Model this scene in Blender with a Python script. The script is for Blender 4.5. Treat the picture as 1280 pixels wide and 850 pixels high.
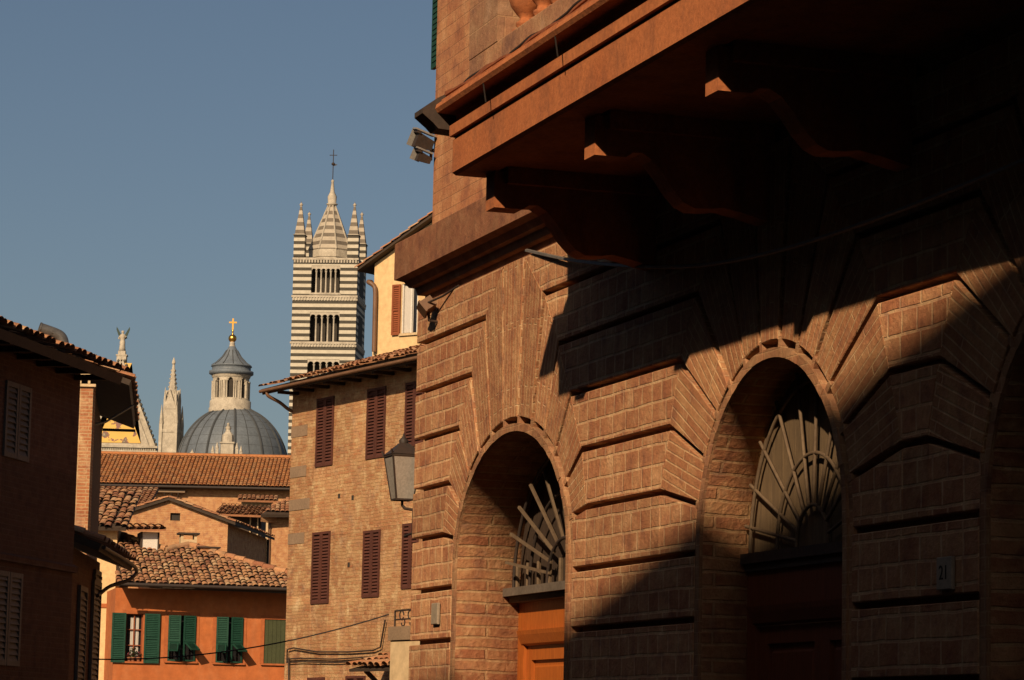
import bpy, bmesh, math, random
from mathutils import Vector, Matrix
random.seed(7)
R_ = math.radians
S = bpy.context.scene
for o in list(bpy.data.objects): bpy.data.objects.remove(o)

# ------------------------------------------------------------------ camera
F_PX, W_PX, H_PX = 3700.0, 1280.0, 850.0
PITCH = 0.133857; ROLL = 0.021
CAM = Vector((0, 0, 1.6))
Fv = Vector((0, math.cos(PITCH), math.sin(PITCH)))
U0 = Vector((0, -math.sin(PITCH), math.cos(PITCH))); R0 = Vector((1, 0, 0))
Rv = R0*math.cos(ROLL) + U0*math.sin(ROLL)
Uv = U0*math.cos(ROLL) - R0*math.sin(ROLL)
cd = bpy.data.cameras.new('camera'); co = bpy.data.objects.new('camera', cd)
S.collection.objects.link(co); S.camera = co
cd.sensor_width = 36.0; cd.lens = 36.0*F_PX/W_PX; cd.clip_start = 0.1; cd.clip_end = 6000
co.matrix_world = Matrix(((Rv.x, Uv.x, -Fv.x, CAM.x), (Rv.y, Uv.y, -Fv.y, CAM.y), (Rv.z, Uv.z, -Fv.z, CAM.z), (0, 0, 0, 1)))

# ------------------------------------------------------------------ light
SUN_TO = Vector((-0.566, -1.472, 0.93)).normalized()
W = bpy.data.worlds.new('World'); S.world = W; W.use_nodes = True
nt = W.node_tree; bg = nt.nodes['Background']
sky = nt.nodes.new('ShaderNodeTexSky'); sky.sky_type = 'NISHITA'; sky.sun_disc = False
sky.sun_elevation = math.asin(SUN_TO.z); sky.sun_rotation = math.atan2(SUN_TO.x, SUN_TO.y)
sky.altitude = 300; sky.air_density = 1.0; sky.dust_density = 2.0; sky.ozone_density = 1.0
nt.links.new(sky.outputs[0], bg.inputs[0]); bg.inputs[1].default_value = 0.05
sl = bpy.data.lights.new('sun', 'SUN'); so = bpy.data.objects.new('sun', sl); S.collection.objects.link(so)
sl.energy = 5.0; sl.angle = R_(0.7); sl.color = (1.0, 0.77, 0.51)
so.rotation_euler = SUN_TO.to_track_quat('Z', 'Y').to_euler()
so.location = (0, 0, 60)
S.view_settings.view_transform = 'Standard'; S.view_settings.look = 'None'
S.view_settings.exposure = 0.0; S.view_settings.gamma = 1.0; S.view_settings.use_curve_mapping = False
S.render.engine = 'CYCLES'; S.cycles.diffuse_bounces = 1

# ------------------------------------------------------------------ helpers
def ray(px, py): return Fv + Rv*((px-640)/F_PX) + Uv*((425-py)/F_PX)
def at(px, py, Y):
    r = ray(px, py); return CAM + r*(Y/r.y)

class Fac:
    """a facade frame: x along the wall to the right, y inward, z up"""
    def __init__(s, px, Y, ang, py=800, z0=0):
        p = at(px, py, Y); s.o = Vector((p.x, p.y, z0)); s.ang = R_(ang)
        s.e = Vector((math.cos(s.ang), math.sin(s.ang), 0)); s.i = Vector((-s.e.y, s.e.x, 0))
    def loc(s, px, py, y=0.0):
        r = ray(px, py); t = ((s.o + s.i*y - CAM).dot(s.i))/r.dot(s.i)
        P = CAM + r*t - s.o
        return P.dot(s.e), P.z
    def x(s, px, py, y=0.0): return s.loc(px, py, y)[0]
    def z(s, px, py, y=0.0): return s.loc(px, py, y)[1]
    def hit(s, px, py, p0, n):
        """local point where the pixel's ray meets the plane (p0, n given locally)"""
        r = ray(px, py); l = Vector((r.dot(s.e), r.dot(s.i), r.z)); c = CAM - s.o
        c = Vector((c.dot(s.e), c.dot(s.i), c.z)); t = (p0 - c).dot(n)/l.dot(n)
        return c + l*t
    def xdepth(s, px, py, x):
        """local (y, z) where the ray meets the plane x = const"""
        r = ray(px, py); t = (x - (CAM - s.o).dot(s.e))/r.dot(s.e); P = CAM + r*t - s.o
        return P.dot(s.i), P.z

def inset(poly, dist):
    n = len(poly)
    if not isinstance(dist, (list, tuple)): dist = [dist]*n
    area = sum(poly[i][0]*poly[(i+1) % n][1] - poly[(i+1) % n][0]*poly[i][1] for i in range(n))
    sg = 1 if area > 0 else -1
    ln = []
    for i in range(n):
        a, b = poly[i], poly[(i+1) % n]; dx, dz = b[0]-a[0], b[1]-a[1]; l = math.hypot(dx, dz) or 1e-9
        nx, nz = -dz/l*sg, dx/l*sg
        ln.append((a[0]+nx*dist[i], a[1]+nz*dist[i], dx/l, dz/l))
    out = []
    for i in range(n):
        p, q = ln[i-1], ln[i]; det = p[2]*q[3] - p[3]*q[2]
        if abs(det) < 0.05:
            out.append((q[0], q[1])); continue
        t = ((q[0]-p[0])*q[3] - (q[1]-p[1])*q[2])/det
        out.append((p[0]+p[2]*t, p[1]+p[3]*t))
    return out

class MB:
    def __init__(s): s.v = []; s.f = []; s.m = []; s.fr = []; s.sm = []
    def face(s, pts, m=0, fr=None, sm=False):
        b = len(s.v); s.v += [tuple(p) for p in pts]; s.f.append(list(range(b, b+len(pts)))); s.m.append(m); s.fr.append(fr); s.sm.append(sm)
    def mesh(s, vs, fs, m=0, fr=None, sm=False):
        b = len(s.v); s.v += [tuple(p) for p in vs]
        for f in fs: s.f.append([b+i for i in f]); s.m.append(m); s.fr.append(fr); s.sm.append(sm)
    def box(s, x0, x1, y0, y1, z0, z1, m=0, T=None):
        vs = [Vector((x, y, z)) for x in (x0, x1) for y in (y0, y1) for z in (z0, z1)]
        if T: vs = [T @ v for v in vs]
        s.mesh(vs, [(0, 1, 3, 2), (4, 6, 7, 5), (0, 4, 5, 1), (2, 3, 7, 6), (0, 2, 6, 4), (1, 5, 7, 3)], m)
    def prism(s, poly, y0, y1, m=0, fr=None, ch=0.0):
        """polygon in (x, z), front at y0, back at y1, optional chamfer at the front"""
        n = len(poly); vs = []
        if ch > 0:
            ip = inset(poly, ch)
            vs += [(p[0], y0, p[1]) for p in ip] + [(p[0], y0+ch, p[1]) for p in poly] + [(p[0], y1, p[1]) for p in poly]
            L = 3
        else:
            vs += [(p[0], y0, p[1]) for p in poly] + [(p[0], y1, p[1]) for p in poly]; L = 2
        fs = [list(range(n)), [(L-1)*n + i for i in range(n)][::-1]]
        for k in range(L-1):
            for i in range(n):
                j = (i+1) % n; fs.append((k*n+i, k*n+j, (k+1)*n+j, (k+1)*n+i))
        s.mesh(vs, fs, m, fr)
    def prismx(s, poly, x0, x1, m=0):
        """polygon in (y, z) extruded along x"""
        n = len(poly); vs = [(x0, p[0], p[1]) for p in poly] + [(x1, p[0], p[1]) for p in poly]
        fs = [list(range(n)), list(range(n, 2*n))[::-1]] + [(i, (i+1) % n, n+(i+1) % n, n+i) for i in range(n)]
        s.mesh(vs, fs, m)
    def hull8(s, a, b, m=0):
        """loft between two equal polygons (3-D point lists)"""
        n = len(a); s.mesh(list(a)+list(b), [list(range(n)), list(range(n, 2*n))[::-1]] + [(i, (i+1) % n, n+(i+1) % n, n+i) for i in range(n)], m)
    def tube(s, pts, r, n=6, m=0, cap=True):
        pts = [Vector(p) for p in pts]; rs = r if isinstance(r, (list, tuple)) else [r]*len(pts); vs = []
        up = None
        for i, p in enumerate(pts):
            d = (pts[min(i+1, len(pts)-1)] - pts[max(i-1, 0)]).normalized()
            if up is None: up = Vector((0, 0, 1)) if abs(d.z) < 0.9 else Vector((1, 0, 0))
            a = d.cross(up).normalized(); b = a.cross(d).normalized(); up = b
            for k in range(n):
                t = 2*math.pi*(k+0.5)/n; vs.append(p + a*(math.cos(t)*rs[i]) + b*(math.sin(t)*rs[i]))
        fs = []
        for i in range(len(pts)-1):
            for k in range(n): fs.append((i*n+k, i*n+(k+1) % n, (i+1)*n+(k+1) % n, (i+1)*n+k))
        s.mesh(vs, fs, m, sm=n > 5)
        if cap: s.mesh(vs[:n], [list(range(n))], m); s.mesh(vs[-n:], [list(range(n))], m)
    def lathe(s, prof, c, n=16, m=0, a0=0.0, sm=True):
        vs = []
        for r, z in prof:
            for k in range(n):
                t = a0 + 2*math.pi*k/n; vs.append((c[0]+r*math.cos(t), c[1]+r*math.sin(t), c[2]+z))
        fs = []
        for i in range(len(prof)-1):
            for k in range(n): fs.append((i*n+k, i*n+(k+1) % n, (i+1)*n+(k+1) % n, (i+1)*n+k))
        s.mesh(vs, fs, m, sm=sm)
        if prof[0][0] > 1e-4: s.mesh(vs[:n], [list(range(n))], m)
        if prof[-1][0] > 1e-4: s.mesh(vs[-n:], [list(range(n))], m)
    def build(s, name, mats, parent=None):
        if not isinstance(mats, (list, tuple)): mats = [mats]
        me = bpy.data.meshes.new(name); me.from_pydata(s.v, [], s.f)
        for m in mats: me.materials.append(m)
        me.polygons.foreach_set('material_index', s.m)
        bm = bmesh.new(); bm.from_mesh(me); bmesh.ops.recalc_face_normals(bm, faces=bm.faces); 
        uvl = bm.loops.layers.uv.new('UVMap')
        for i, f in enumerate(bm.faces):
            n = f.normal; f.smooth = s.sm[i]; fr = s.fr[i]
            if fr is not None and abs(n.y) > 0.6:
                c, q = math.cos(fr), math.sin(fr)
                for l in f.loops:
                    x, z = l.vert.co.x, l.vert.co.z; l[uvl].uv = (x*c+z*q, -x*q+z*c)
                continue
            if abs(n.z) > 0.95: u, v = Vector((1, 0, 0)), Vector((0, 1, 0))
            else:
                u = Vector((0, 0, 1)).cross(n).normalized(); v = n.cross(u)
                if u.x+u.y*0.3 < 0: u = -u
            for l in f.loops: l[uvl].uv = (l.vert.co.dot(u), l.vert.co.dot(v))
        bm.to_mesh(me); bm.free()
        o = bpy.data.objects.new(name, me); S.collection.objects.link(o)
        if parent: o.parent = parent
        return o

def tag(o, label=None, cat=None, group=None, kind=None):
    if label: o['label'] = label
    if cat: o['category'] = cat
    if group: o['group'] = group
    if kind: o['kind'] = kind
    return o
def thing(name, label, cat, loc=(0, 0, 0), rz=0.0, group=None):
    o = bpy.data.objects.new(name, None); S.collection.objects.link(o); o.empty_display_size = 0.3
    o.location = loc; o.rotation_euler = (0, 0, rz); return tag(o, label, cat, group)
def fthing(F, name, label, cat, group=None): return thing(name, label, cat, F.o, F.ang, group)

# ------------------------------------------------------------------ materials
def nodes(name):
    m = bpy.data.materials.new(name); m.use_nodes = True; t = m.node_tree
    return m, t, t.nodes['Principled BSDF'], t.nodes, t.links
def mix(nn, ll, mode, fac, a, b):
    n = nn.new('ShaderNodeMix'); n.data_type = 'RGBA'; n.blend_type = mode
    for sock, val in ((n.inputs[0], fac), (n.inputs[6], a), (n.inputs[7], b)):
        if hasattr(val, 'links') or hasattr(val, 'is_linked'): ll.new(val, sock)
        else: sock.default_value = val if not isinstance(val, tuple) else (*val, 1)
    return n.outputs[2]
def ramp(nn, ll, src, stops):
    r = nn.new('ShaderNodeValToRGB'); ll.new(src, r.inputs[0]); e = r.color_ramp.elements
    while len(e) < len(stops): e.new(0.5)
    for i, (p, c) in enumerate(stops):
        e[i].position = p; e[i].color = (*c, 1) if isinstance(c, tuple) else (c, c, c, 1)
    return r.outputs[0]
def noise(nn, ll, vec, scale, detail=6, rough=0.6):
    n = nn.new('ShaderNodeTexNoise'); n.inputs['Scale'].default_value = scale; n.inputs['Detail'].default_value = detail
    n.inputs['Roughness'].default_value = rough
    if vec is not None: ll.new(vec, n.inputs['Vector'])
    return n.outputs[0]
def bump(nn, ll, b, h, strength, dist=0.02):
    n = nn.new('ShaderNodeBump'); n.inputs['Strength'].default_value = strength; n.inputs['Distance'].default_value = dist
    ll.new(h, n.inputs['Height']); ll.new(n.outputs[0], b.inputs['Normal'])
def brick_mat(name, c1, c2, mortar, bw, bh, ms=0.012, squash=1.0, stain=0.35, stain_col=(0.10, 0.07, 0.05), island=0.25, bmp=0.5, noise_s=1.2, pale=None, pale_amt=0.5, rough=0.9, wobble=0.0, mottle=4.5, irregular=True):
    m, t, b, nn, ll = nodes(name)
    tc = nn.new('ShaderNodeTexCoord'); uv = tc.outputs['UV']; ob = tc.outputs['Object']
    if wobble:
        w = nn.new('ShaderNodeTexNoise'); w.inputs['Scale'].default_value = 3.0; ll.new(uv, w.inputs['Vector'])
        sub = nn.new('ShaderNodeVectorMath'); sub.operation = 'SUBTRACT'; ll.new(w.outputs['Color'], sub.inputs[0]); sub.inputs[1].default_value = (.5, .5, .5)
        mu = nn.new('ShaderNodeVectorMath'); mu.operation = 'SCALE'; ll.new(sub.outputs[0], mu.inputs[0]); mu.inputs['Scale'].default_value = wobble
        ad = nn.new('ShaderNodeVectorMath'); ad.operation = 'ADD'; ll.new(uv, ad.inputs[0]); ll.new(mu.outputs[0], ad.inputs[1]); uv = ad.outputs[0]
    br = nn.new('ShaderNodeTexBrick'); ll.new(uv, br.inputs['Vector'])
    if irregular: br.squash = 0.72; br.squash_frequency = 2; br.offset = 0.37; br.offset_frequency = 2
    br.inputs['Scale'].default_value = 1.0; br.inputs['Brick Width'].default_value = bw; br.inputs['Row Height'].default_value = bh
    br.inputs['Mortar Size'].default_value = ms; br.inputs['Mortar Smooth'].default_value = 0.4; br.inputs['Bias'].default_value = 0.0
    br.inputs['Color1'].default_value = (*c1, 1); br.inputs['Color2'].default_value = (*c2, 1); br.inputs['Mortar'].default_value = (*mortar, 1)
    col = br.outputs[0]
    geo = nn.new('ShaderNodeNewGeometry')
    isl = ramp(nn, ll, geo.outputs['Random Per Island'], [(0, 1-island), (1, 1+island*0.5)])
    col = mix(nn, ll, 'MULTIPLY', 1.0, col, isl)
    n1 = noise(nn, ll, ob, noise_s); f1 = ramp(nn, ll, n1, [(0.42, 0.0), (0.72, 1.0)])
    sc = nn.new('ShaderNodeMath'); sc.operation = 'MULTIPLY'; ll.new(f1, sc.inputs[0]); sc.inputs[1].default_value = stain
    col = mix(nn, ll, 'MIX', sc.outputs[0], col, stain_col)
    if pale:
        n3 = noise(nn, ll, ob, noise_s*2.3, 8, 0.7); f3 = ramp(nn, ll, n3, [(0.5, 0.0), (0.68, 1.0)])
        s3 = nn.new('ShaderNodeMath'); s3.operation = 'MULTIPLY'; ll.new(f3, s3.inputs[0]); s3.inputs[1].default_value = pale_amt
        col = mix(nn, ll, 'MIX', s3.outputs[0], col, pale)
    mo = nn.new('ShaderNodeTexNoise'); mo.inputs['Scale'].default_value = mottle; mo.inputs['Detail'].default_value = 4; ll.new(ob, mo.inputs['Vector'])
    col = mix(nn, ll, 'MULTIPLY', 1.0, col, ramp(nn, ll, mo.outputs[0], [(0.3, (0.70, 0.64, 0.70)), (0.45, (0.98, 0.90, 0.86)), (0.58, (1.05, 1.06, 1.0)), (0.72, (1.22, 1.30, 1.35))]))
    n2 = noise(nn, ll, ob, 22, 5, 0.7); g2 = ramp(nn, ll, n2, [(0.25, 0.76), (0.75, 1.16)])
    col = mix(nn, ll, 'MULTIPLY', 1.0, col, g2)
    ll.new(col, b.inputs['Base Color']); b.inputs['Roughness'].default_value = rough
    b.inputs['Specular IOR Level'].default_value = 0.2
    hm = nn.new('ShaderNodeMath'); hm.operation = 'MULTIPLY_ADD'; ll.new(br.outputs['Fac'], hm.inputs[0]); hm.inputs[1].default_value = -0.8; ll.new(n2, hm.inputs[2])
    bump(nn, ll, b, hm.outputs[0], bmp, 0.02)
    return m
def plain_mat(name, col, col2=None, scale=3.0, rough=0.8, metal=0.0, bmp=0.15, fine=30, spec=0.3, island=0.0, stretch=None, soot=None, soot_amt=0.4, soot_s=3.0):
    m, t, b, nn, ll = nodes(name)
    tc = nn.new('ShaderNodeTexCoord'); v = tc.outputs['Object']
    if stretch:
        mp = nn.new('ShaderNodeMapping'); mp.inputs['Scale'].default_value = stretch; ll.new(v, mp.inputs[0]); v = mp.outputs[0]
    col2 = col2 or tuple(c*0.7 for c in col)
    n1 = noise(nn, ll, v, scale); f = ramp(nn, ll, n1, [(0.3, 0.0), (0.7, 1.0)])
    c = mix(nn, ll, 'MIX', f, col, col2)
    if island:
        geo = nn.new('ShaderNodeNewGeometry'); c = mix(nn, ll, 'MULTIPLY', 1.0, c, ramp(nn, ll, geo.outputs['Random Per Island'], [(0, 1-island), (1, 1+island*0.6)]))
    if soot:
        mp2 = nn.new('ShaderNodeMapping'); mp2.inputs['Scale'].default_value = (1, 1, 0.45); ll.new(tc.outputs['Object'], mp2.inputs[0])
        n5 = noise(nn, ll, mp2.outputs[0], soot_s, 9, 0.75); c = mix(nn, ll, 'MIX', ramp(nn, ll, n5, [(0.48, 0.0), (0.72, soot_amt)]), c, soot)
    n2 = noise(nn, ll, v, fine, 5, 0.65); c = mix(nn, ll, 'MULTIPLY', 1.0, c, ramp(nn, ll, n2, [(0.3, 0.8), (0.7, 1.15)]))
    ll.new(c, b.inputs['Base Color']); b.inputs['Roughness'].default_value = rough; b.inputs['Metallic'].default_value = metal
    b.inputs['Specular IOR Level'].default_value = spec
    if bmp: bump(nn, ll, b, n2, bmp, 0.01)
    return m
def tile_mat(name, stops):
    m, t, b, nn, ll = nodes(name)
    geo = nn.new('ShaderNodeNewGeometry'); c = ramp(nn, ll, geo.outputs['Random Per Island'], stops)
    tc = nn.new('ShaderNodeTexCoord'); n1 = noise(nn, ll, tc.outputs['Object'], 2.5, 6, 0.7)
    c = mix(nn, ll, 'MIX', ramp(nn, ll, n1, [(0.5, 0.0), (0.75, 0.7)]), c, (0.10, 0.075, 0.05))
    n2 = noise(nn, ll, tc.outputs['Object'], 25, 5, 0.7); c = mix(nn, ll, 'MULTIPLY', 1.0, c, ramp(nn, ll, n2, [(0.3, 0.7), (0.7, 1.25)]))
    ll.new(c, b.inputs['Base Color']); b.inputs['Roughness'].default_value = 0.9; b.inputs['Specular IOR Level'].default_value = 0.15
    bump(nn, ll, b, n2, 0.3, 0.01); return m
def stripe_mat(name, period, dark_frac, light, dark, phase=0.0):
    m, t, b, nn, ll = nodes(name)
    tc = nn.new('ShaderNodeTexCoord'); sp = nn.new('ShaderNodeSeparateXYZ'); ll.new(tc.outputs['Object'], sp.inputs[0])
    d = nn.new('ShaderNodeMath'); d.operation = 'MULTIPLY_ADD'; ll.new(sp.outputs[2], d.inputs[0]); d.inputs[1].default_value = 1/period; d.inputs[2].default_value = phase
    fr = nn.new('ShaderNodeMath'); fr.operation = 'FRACT'; ll.new(d.outputs[0], fr.inputs[0])
    lt = nn.new('ShaderNodeMath'); lt.operation = 'LESS_THAN'; ll.new(fr.outputs[0], lt.inputs[0]); lt.inputs[1].default_value = dark_frac
    n1 = noise(nn, ll, tc.outputs['Object'], 1.3, 6, 0.7)
    L = mix(nn, ll, 'MIX', ramp(nn, ll, n1, [(0.4, 0), (0.75, 1)]), light, tuple(c*0.72 for c in light))
    D = mix(nn, ll, 'MIX', ramp(nn, ll, n1, [(0.35, 0), (0.7, 1)]), dark, tuple(c*1.5 for c in dark))
    c = mix(nn, ll, 'MIX', lt.outputs[0], L, D)
    ll.new(c, b.inputs['Base Color']); b.inputs['Roughness'].default_value = 0.7; b.inputs['Specular IOR Level'].default_value = 0.2
    return m

M = {}
M['pal_block'] = brick_mat('palazzo_block_masonry', (0.54, 0.28, 0.142), (0.40, 0.165, 0.082), (0.64, 0.40, 0.225), 0.29, 0.161, 0.013, stain=0.4, stain_col=(0.30, 0.128, 0.066), pale=(0.58, 0.355, 0.195), pale_amt=0.45, noise_s=1.4, wobble=0.028, bmp=0.8, mottle=6.5)
M['pal_wedge'] = brick_mat('palazzo_voussoir_masonry', (0.52, 0.265, 0.13), (0.43, 0.185, 0.09), (0.68, 0.43, 0.24), 0.75, 0.075, 0.008, stain=0.4, stain_col=(0.31, 0.13, 0.068), pale=(0.56, 0.34, 0.18), pale_amt=0.4, noise_s=1.6, wobble=0.012, bmp=0.8, mottle=5)
M['pal_back'] = brick_mat('palazzo_joint_masonry', (0.42, 0.22, 0.115), (0.34, 0.16, 0.085), (0.44, 0.25, 0.135), 0.3, 0.08, 0.006, stain=0.3, pale=(0.46, 0.28, 0.15), pale_amt=0.3)
M['pal_reveal'] = brick_mat('palazzo_reveal_brick', (0.38, 0.15, 0.075), (0.52, 0.27, 0.135), (0.53, 0.32, 0.17), 0.7, 0.105, 0.014, stain=0.45, stain_col=(0.29, 0.112, 0.058), bmp=0.9, noise_s=3.5, pale=(0.57, 0.345, 0.185), pale_amt=0.6, wobble=0.05, mottle=6)
M['pal_upper'] = brick_mat('palazzo_upper_brick', (0.54, 0.26, 0.128), (0.43, 0.185, 0.092), (0.38, 0.19, 0.10), 0.42, 0.115, 0.006, stain=0.35, stain_col=(0.34, 0.145, 0.075), noise_s=1.2, pale=(0.56, 0.325, 0.17), pale_amt=0.4, wobble=0.012)
M['pal_stone'] = brick_mat('palazzo_string_stone', (0.31, 0.14, 0.075), (0.25, 0.11, 0.06), (0.20, 0.09, 0.05), 0.55, 0.6, 0.005, stain=0.55, stain_col=(0.16, 0.078, 0.046), noise_s=2.0, pale=(0.38, 0.19, 0.10), pale_amt=0.4)
M['terracotta'] = plain_mat('balcony_terracotta_render', (0.48, 0.162, 0.056), (0.38, 0.116, 0.041), 2.2, 0.92, fine=26, bmp=0.5, soot=(0.17, 0.066, 0.036), soot_amt=0.75, soot_s=3.4)
M['pedestal'] = brick_mat('balcony_pedestal_stone', (0.44, 0.23, 0.125), (0.34, 0.185, 0.11), (0.46, 0.26, 0.145), 0.45, 0.2, 0.006, stain=0.4, stain_col=(0.26, 0.155, 0.10))
M['dark_stone'] = plain_mat('dark_weathered_stone', (0.07, 0.045, 0.032), (0.04, 0.028, 0.022), 3)
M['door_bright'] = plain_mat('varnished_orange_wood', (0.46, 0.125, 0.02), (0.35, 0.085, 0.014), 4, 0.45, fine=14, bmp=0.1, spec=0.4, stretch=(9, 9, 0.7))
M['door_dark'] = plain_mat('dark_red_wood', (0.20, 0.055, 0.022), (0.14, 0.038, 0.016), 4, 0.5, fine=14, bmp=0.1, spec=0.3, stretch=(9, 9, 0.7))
M['plank'] = plain_mat('weathered_lunette_boards', (0.185, 0.122, 0.064), (0.115, 0.075, 0.042), 3, 0.85, fine=12, stretch=(12, 12, 0.8), bmp=0.4, soot=(0.07, 0.05, 0.032), soot_amt=0.6, soot_s=4)
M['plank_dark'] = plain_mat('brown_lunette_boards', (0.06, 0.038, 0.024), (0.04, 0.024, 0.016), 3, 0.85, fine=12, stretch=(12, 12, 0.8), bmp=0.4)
M['bar'] = plain_mat('dusty_grille_bars', (0.17, 0.115, 0.068), (0.11, 0.07, 0.043), 8, 0.8)
M['sill'] = plain_mat('grey_stone_sill', (0.17, 0.13, 0.10), (0.11, 0.085, 0.065), 5)
M['marble'] = plain_mat('white_marble_plaque', (0.36, 0.28, 0.20), (0.28, 0.22, 0.16), 9, 0.6)
M['ink'] = plain_mat('engraved_numeral', (0.03, 0.025, 0.02), None, 9)
M['iron'] = plain_mat('dark_iron', (0.035, 0.028, 0.024), (0.05, 0.03, 0.022), 8, 0.6, metal=0.0)
M['cable'] = plain_mat('black_cable_rubber', (0.03, 0.022, 0.018), None, 8, 0.7, bmp=0)
M['cable_grey'] = plain_mat('grey_cable_sheath', (0.16, 0.14, 0.125), None, 8, 0.6, bmp=0)
M['cable_red'] = plain_mat('painted_red_cable', (0.30, 0.095, 0.038), (0.20, 0.06, 0.028), 8, 0.8, bmp=0)
M['tile_near'] = tile_mat('clay_roof_tiles', [(0, (0.37, 0.16, 0.08)), (0.4, (0.50, 0.24, 0.115)), (0.7, (0.30, 0.12, 0.06)), (1, (0.54, 0.33, 0.18))])
M['tile_far'] = tile_mat('orange_clay_roof_tiles', [(0, (0.36, 0.13, 0.05)), (0.3, (0.54, 0.23, 0.085)), (0.6, (0.43, 0.17, 0.065)), (0.85, (0.50, 0.25, 0.11)), (1, (0.28, 0.11, 0.05))])
M['tile_red'] = tile_mat('old_mixed_roof_tiles', [(0, (0.40, 0.18, 0.09)), (0.35, (0.52, 0.28, 0.135)), (0.6, (0.28, 0.11, 0.06)), (1, (0.58, 0.37, 0.20))])
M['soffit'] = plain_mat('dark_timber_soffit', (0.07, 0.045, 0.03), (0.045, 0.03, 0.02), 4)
M['mid_brick'] = brick_mat('pale_mixed_brickwork', (0.60, 0.375, 0.195), (0.46, 0.22, 0.105), (0.54, 0.33, 0.16), 0.27, 0.066, 0.010, mottle=3.0, stain=0.6, stain_col=(0.34, 0.125, 0.052), noise_s=1.5, pale=(0.66, 0.47, 0.26), pale_amt=0.95, bmp=1.0, wobble=0.06)
M['quoin'] = plain_mat('grey_quoin_stone', (0.30, 0.20, 0.125), (0.24, 0.16, 0.10), 3)
M['gable_brick'] = brick_mat('orange_gable_brick', (0.56, 0.30, 0.145), (0.48, 0.225, 0.10), (0.54, 0.31, 0.16), 0.28, 0.08, 0.012, stain=0.3, stain_col=(0.38, 0.17, 0.08), noise_s=0.8, pale=(0.60, 0.37, 0.19), pale_amt=0.5)
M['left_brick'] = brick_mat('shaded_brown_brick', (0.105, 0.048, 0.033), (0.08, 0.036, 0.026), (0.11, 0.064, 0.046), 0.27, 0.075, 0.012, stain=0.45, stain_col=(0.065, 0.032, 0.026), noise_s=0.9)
M['strip_brick'] = brick_mat('patchy_red_brick', (0.46, 0.185, 0.085), (0.38, 0.14, 0.065), (0.52, 0.33, 0.18), 0.27, 0.075, 0.012, stain=0.25, noise_s=0.8, pale=(0.60, 0.42, 0.24), pale_amt=0.95, mottle=2.0)
M['cream'] = plain_mat('cream_render', (0.74, 0.50, 0.25), (0.68, 0.45, 0.22), 0.9, 0.9, fine=6, bmp=0.1)
M['cream_pale'] = plain_mat('pale_cream_render', (0.66, 0.48, 0.28), (0.58, 0.41, 0.23), 0.9, 0.9, fine=6, bmp=0.1)
M['orange'] = plain_mat('orange_render', (0.51, 0.15, 0.043), (0.41, 0.115, 0.034), 0.6, 0.9, fine=3, bmp=0.1, soot=(0.55, 0.23, 0.10), soot_amt=0.45, soot_s=1.4)
M['orange_dk'] = plain_mat('darker_orange_surround', (0.43, 0.125, 0.04), (0.39, 0.11, 0.036), 0.8, 0.9, fine=5, bmp=0.1)
M['green'] = plain_mat('dark_green_paint', (0.010, 0.050, 0.031), (0.018, 0.066, 0.043), 6, 0.65, spec=0.2)
M['green_olive'] = plain_mat('olive_green_paint', (0.065, 0.07, 0.028), (0.05, 0.055, 0.022), 3, 0.7)
M['maroon'] = plain_mat('brown_maroon_shutter_paint', (0.115, 0.037, 0.023), (0.075, 0.026, 0.018), 2.2, 0.75)
M['rust'] = plain_mat('rust_red_shutter_paint', (0.28, 0.075, 0.025), (0.22, 0.055, 0.02), 3, 0.7)
M['shutter_grey'] = plain_mat('grey_shutter_paint', (0.15, 0.125, 0.105), (0.11, 0.09, 0.075), 3, 0.75)
M['glass_dark'] = plain_mat('dark_window_glass', (0.02, 0.02, 0.022), None, 3, 0.12, bmp=0, spec=0.5)
M['curtain'] = plain_mat('white_curtain', (0.60, 0.55, 0.48), (0.50, 0.45, 0.40), 8, 0.9, stretch=(8, 8, 0.6))
M['white'] = plain_mat('white_painted_panel', (0.72, 0.66, 0.58), (0.64, 0.58, 0.50), 2, 0.7)
M['marble_w'] = plain_mat('cathedral_marble', (0.56, 0.49, 0.385), (0.38, 0.325, 0.25), 1.1, 0.85, fine=5, bmp=0.5, soot=(0.22, 0.19, 0.15), soot_amt=0.55, soot_s=1.5)
M['marble_d'] = plain_mat('dark_green_marble', (0.11, 0.105, 0.085), (0.08, 0.075, 0.06), 0.7, 0.8)
M['stripe'] = stripe_mat('striped_tower_marble', 0.865, 0.48, (0.58, 0.515, 0.40), (0.055, 0.047, 0.035), 0.15)
M['stripe_spire'] = stripe_mat('striped_spire_marble', 1.05, 0.5, (0.46, 0.39, 0.30), (0.135, 0.11, 0.083))
M['lead'] = plain_mat('grey_lead_sheet', (0.155, 0.178, 0.205), (0.115, 0.132, 0.152), 0.8, 0.55, fine=4, bmp=0.15, spec=0.4, island=0.12)
M['lead_dark'] = plain_mat('dark_lead_rib', (0.075, 0.08, 0.085), None, 1, 0.6)
M['gold'] = plain_mat('gilded_metal', (0.85, 0.48, 0.10), (0.75, 0.40, 0.08), 4, 0.3, metal=1.0, bmp=0)
M['shade'] = plain_mat('dark_interior', (0.05, 0.04, 0.03), None, 2)  # shade inside openings, put into the colour
M['angel_wing'] = plain_mat('oxidised_bronze_wing', (0.06, 0.085, 0.07), None, 2)
M['pipe'] = plain_mat('copper_brown_pipe', (0.20, 0.10, 0.05), (0.14, 0.07, 0.035), 4, 0.5, spec=0.4)
M['steel'] = plain_mat('galvanised_steel', (0.20, 0.185, 0.17), (0.15, 0.14, 0.13), 5, 0.4, metal=0.5)
M['grey_case'] = plain_mat('grey_floodlight_casing', (0.26, 0.235, 0.205), (0.20, 0.18, 0.16), 4, 0.5)
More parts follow.
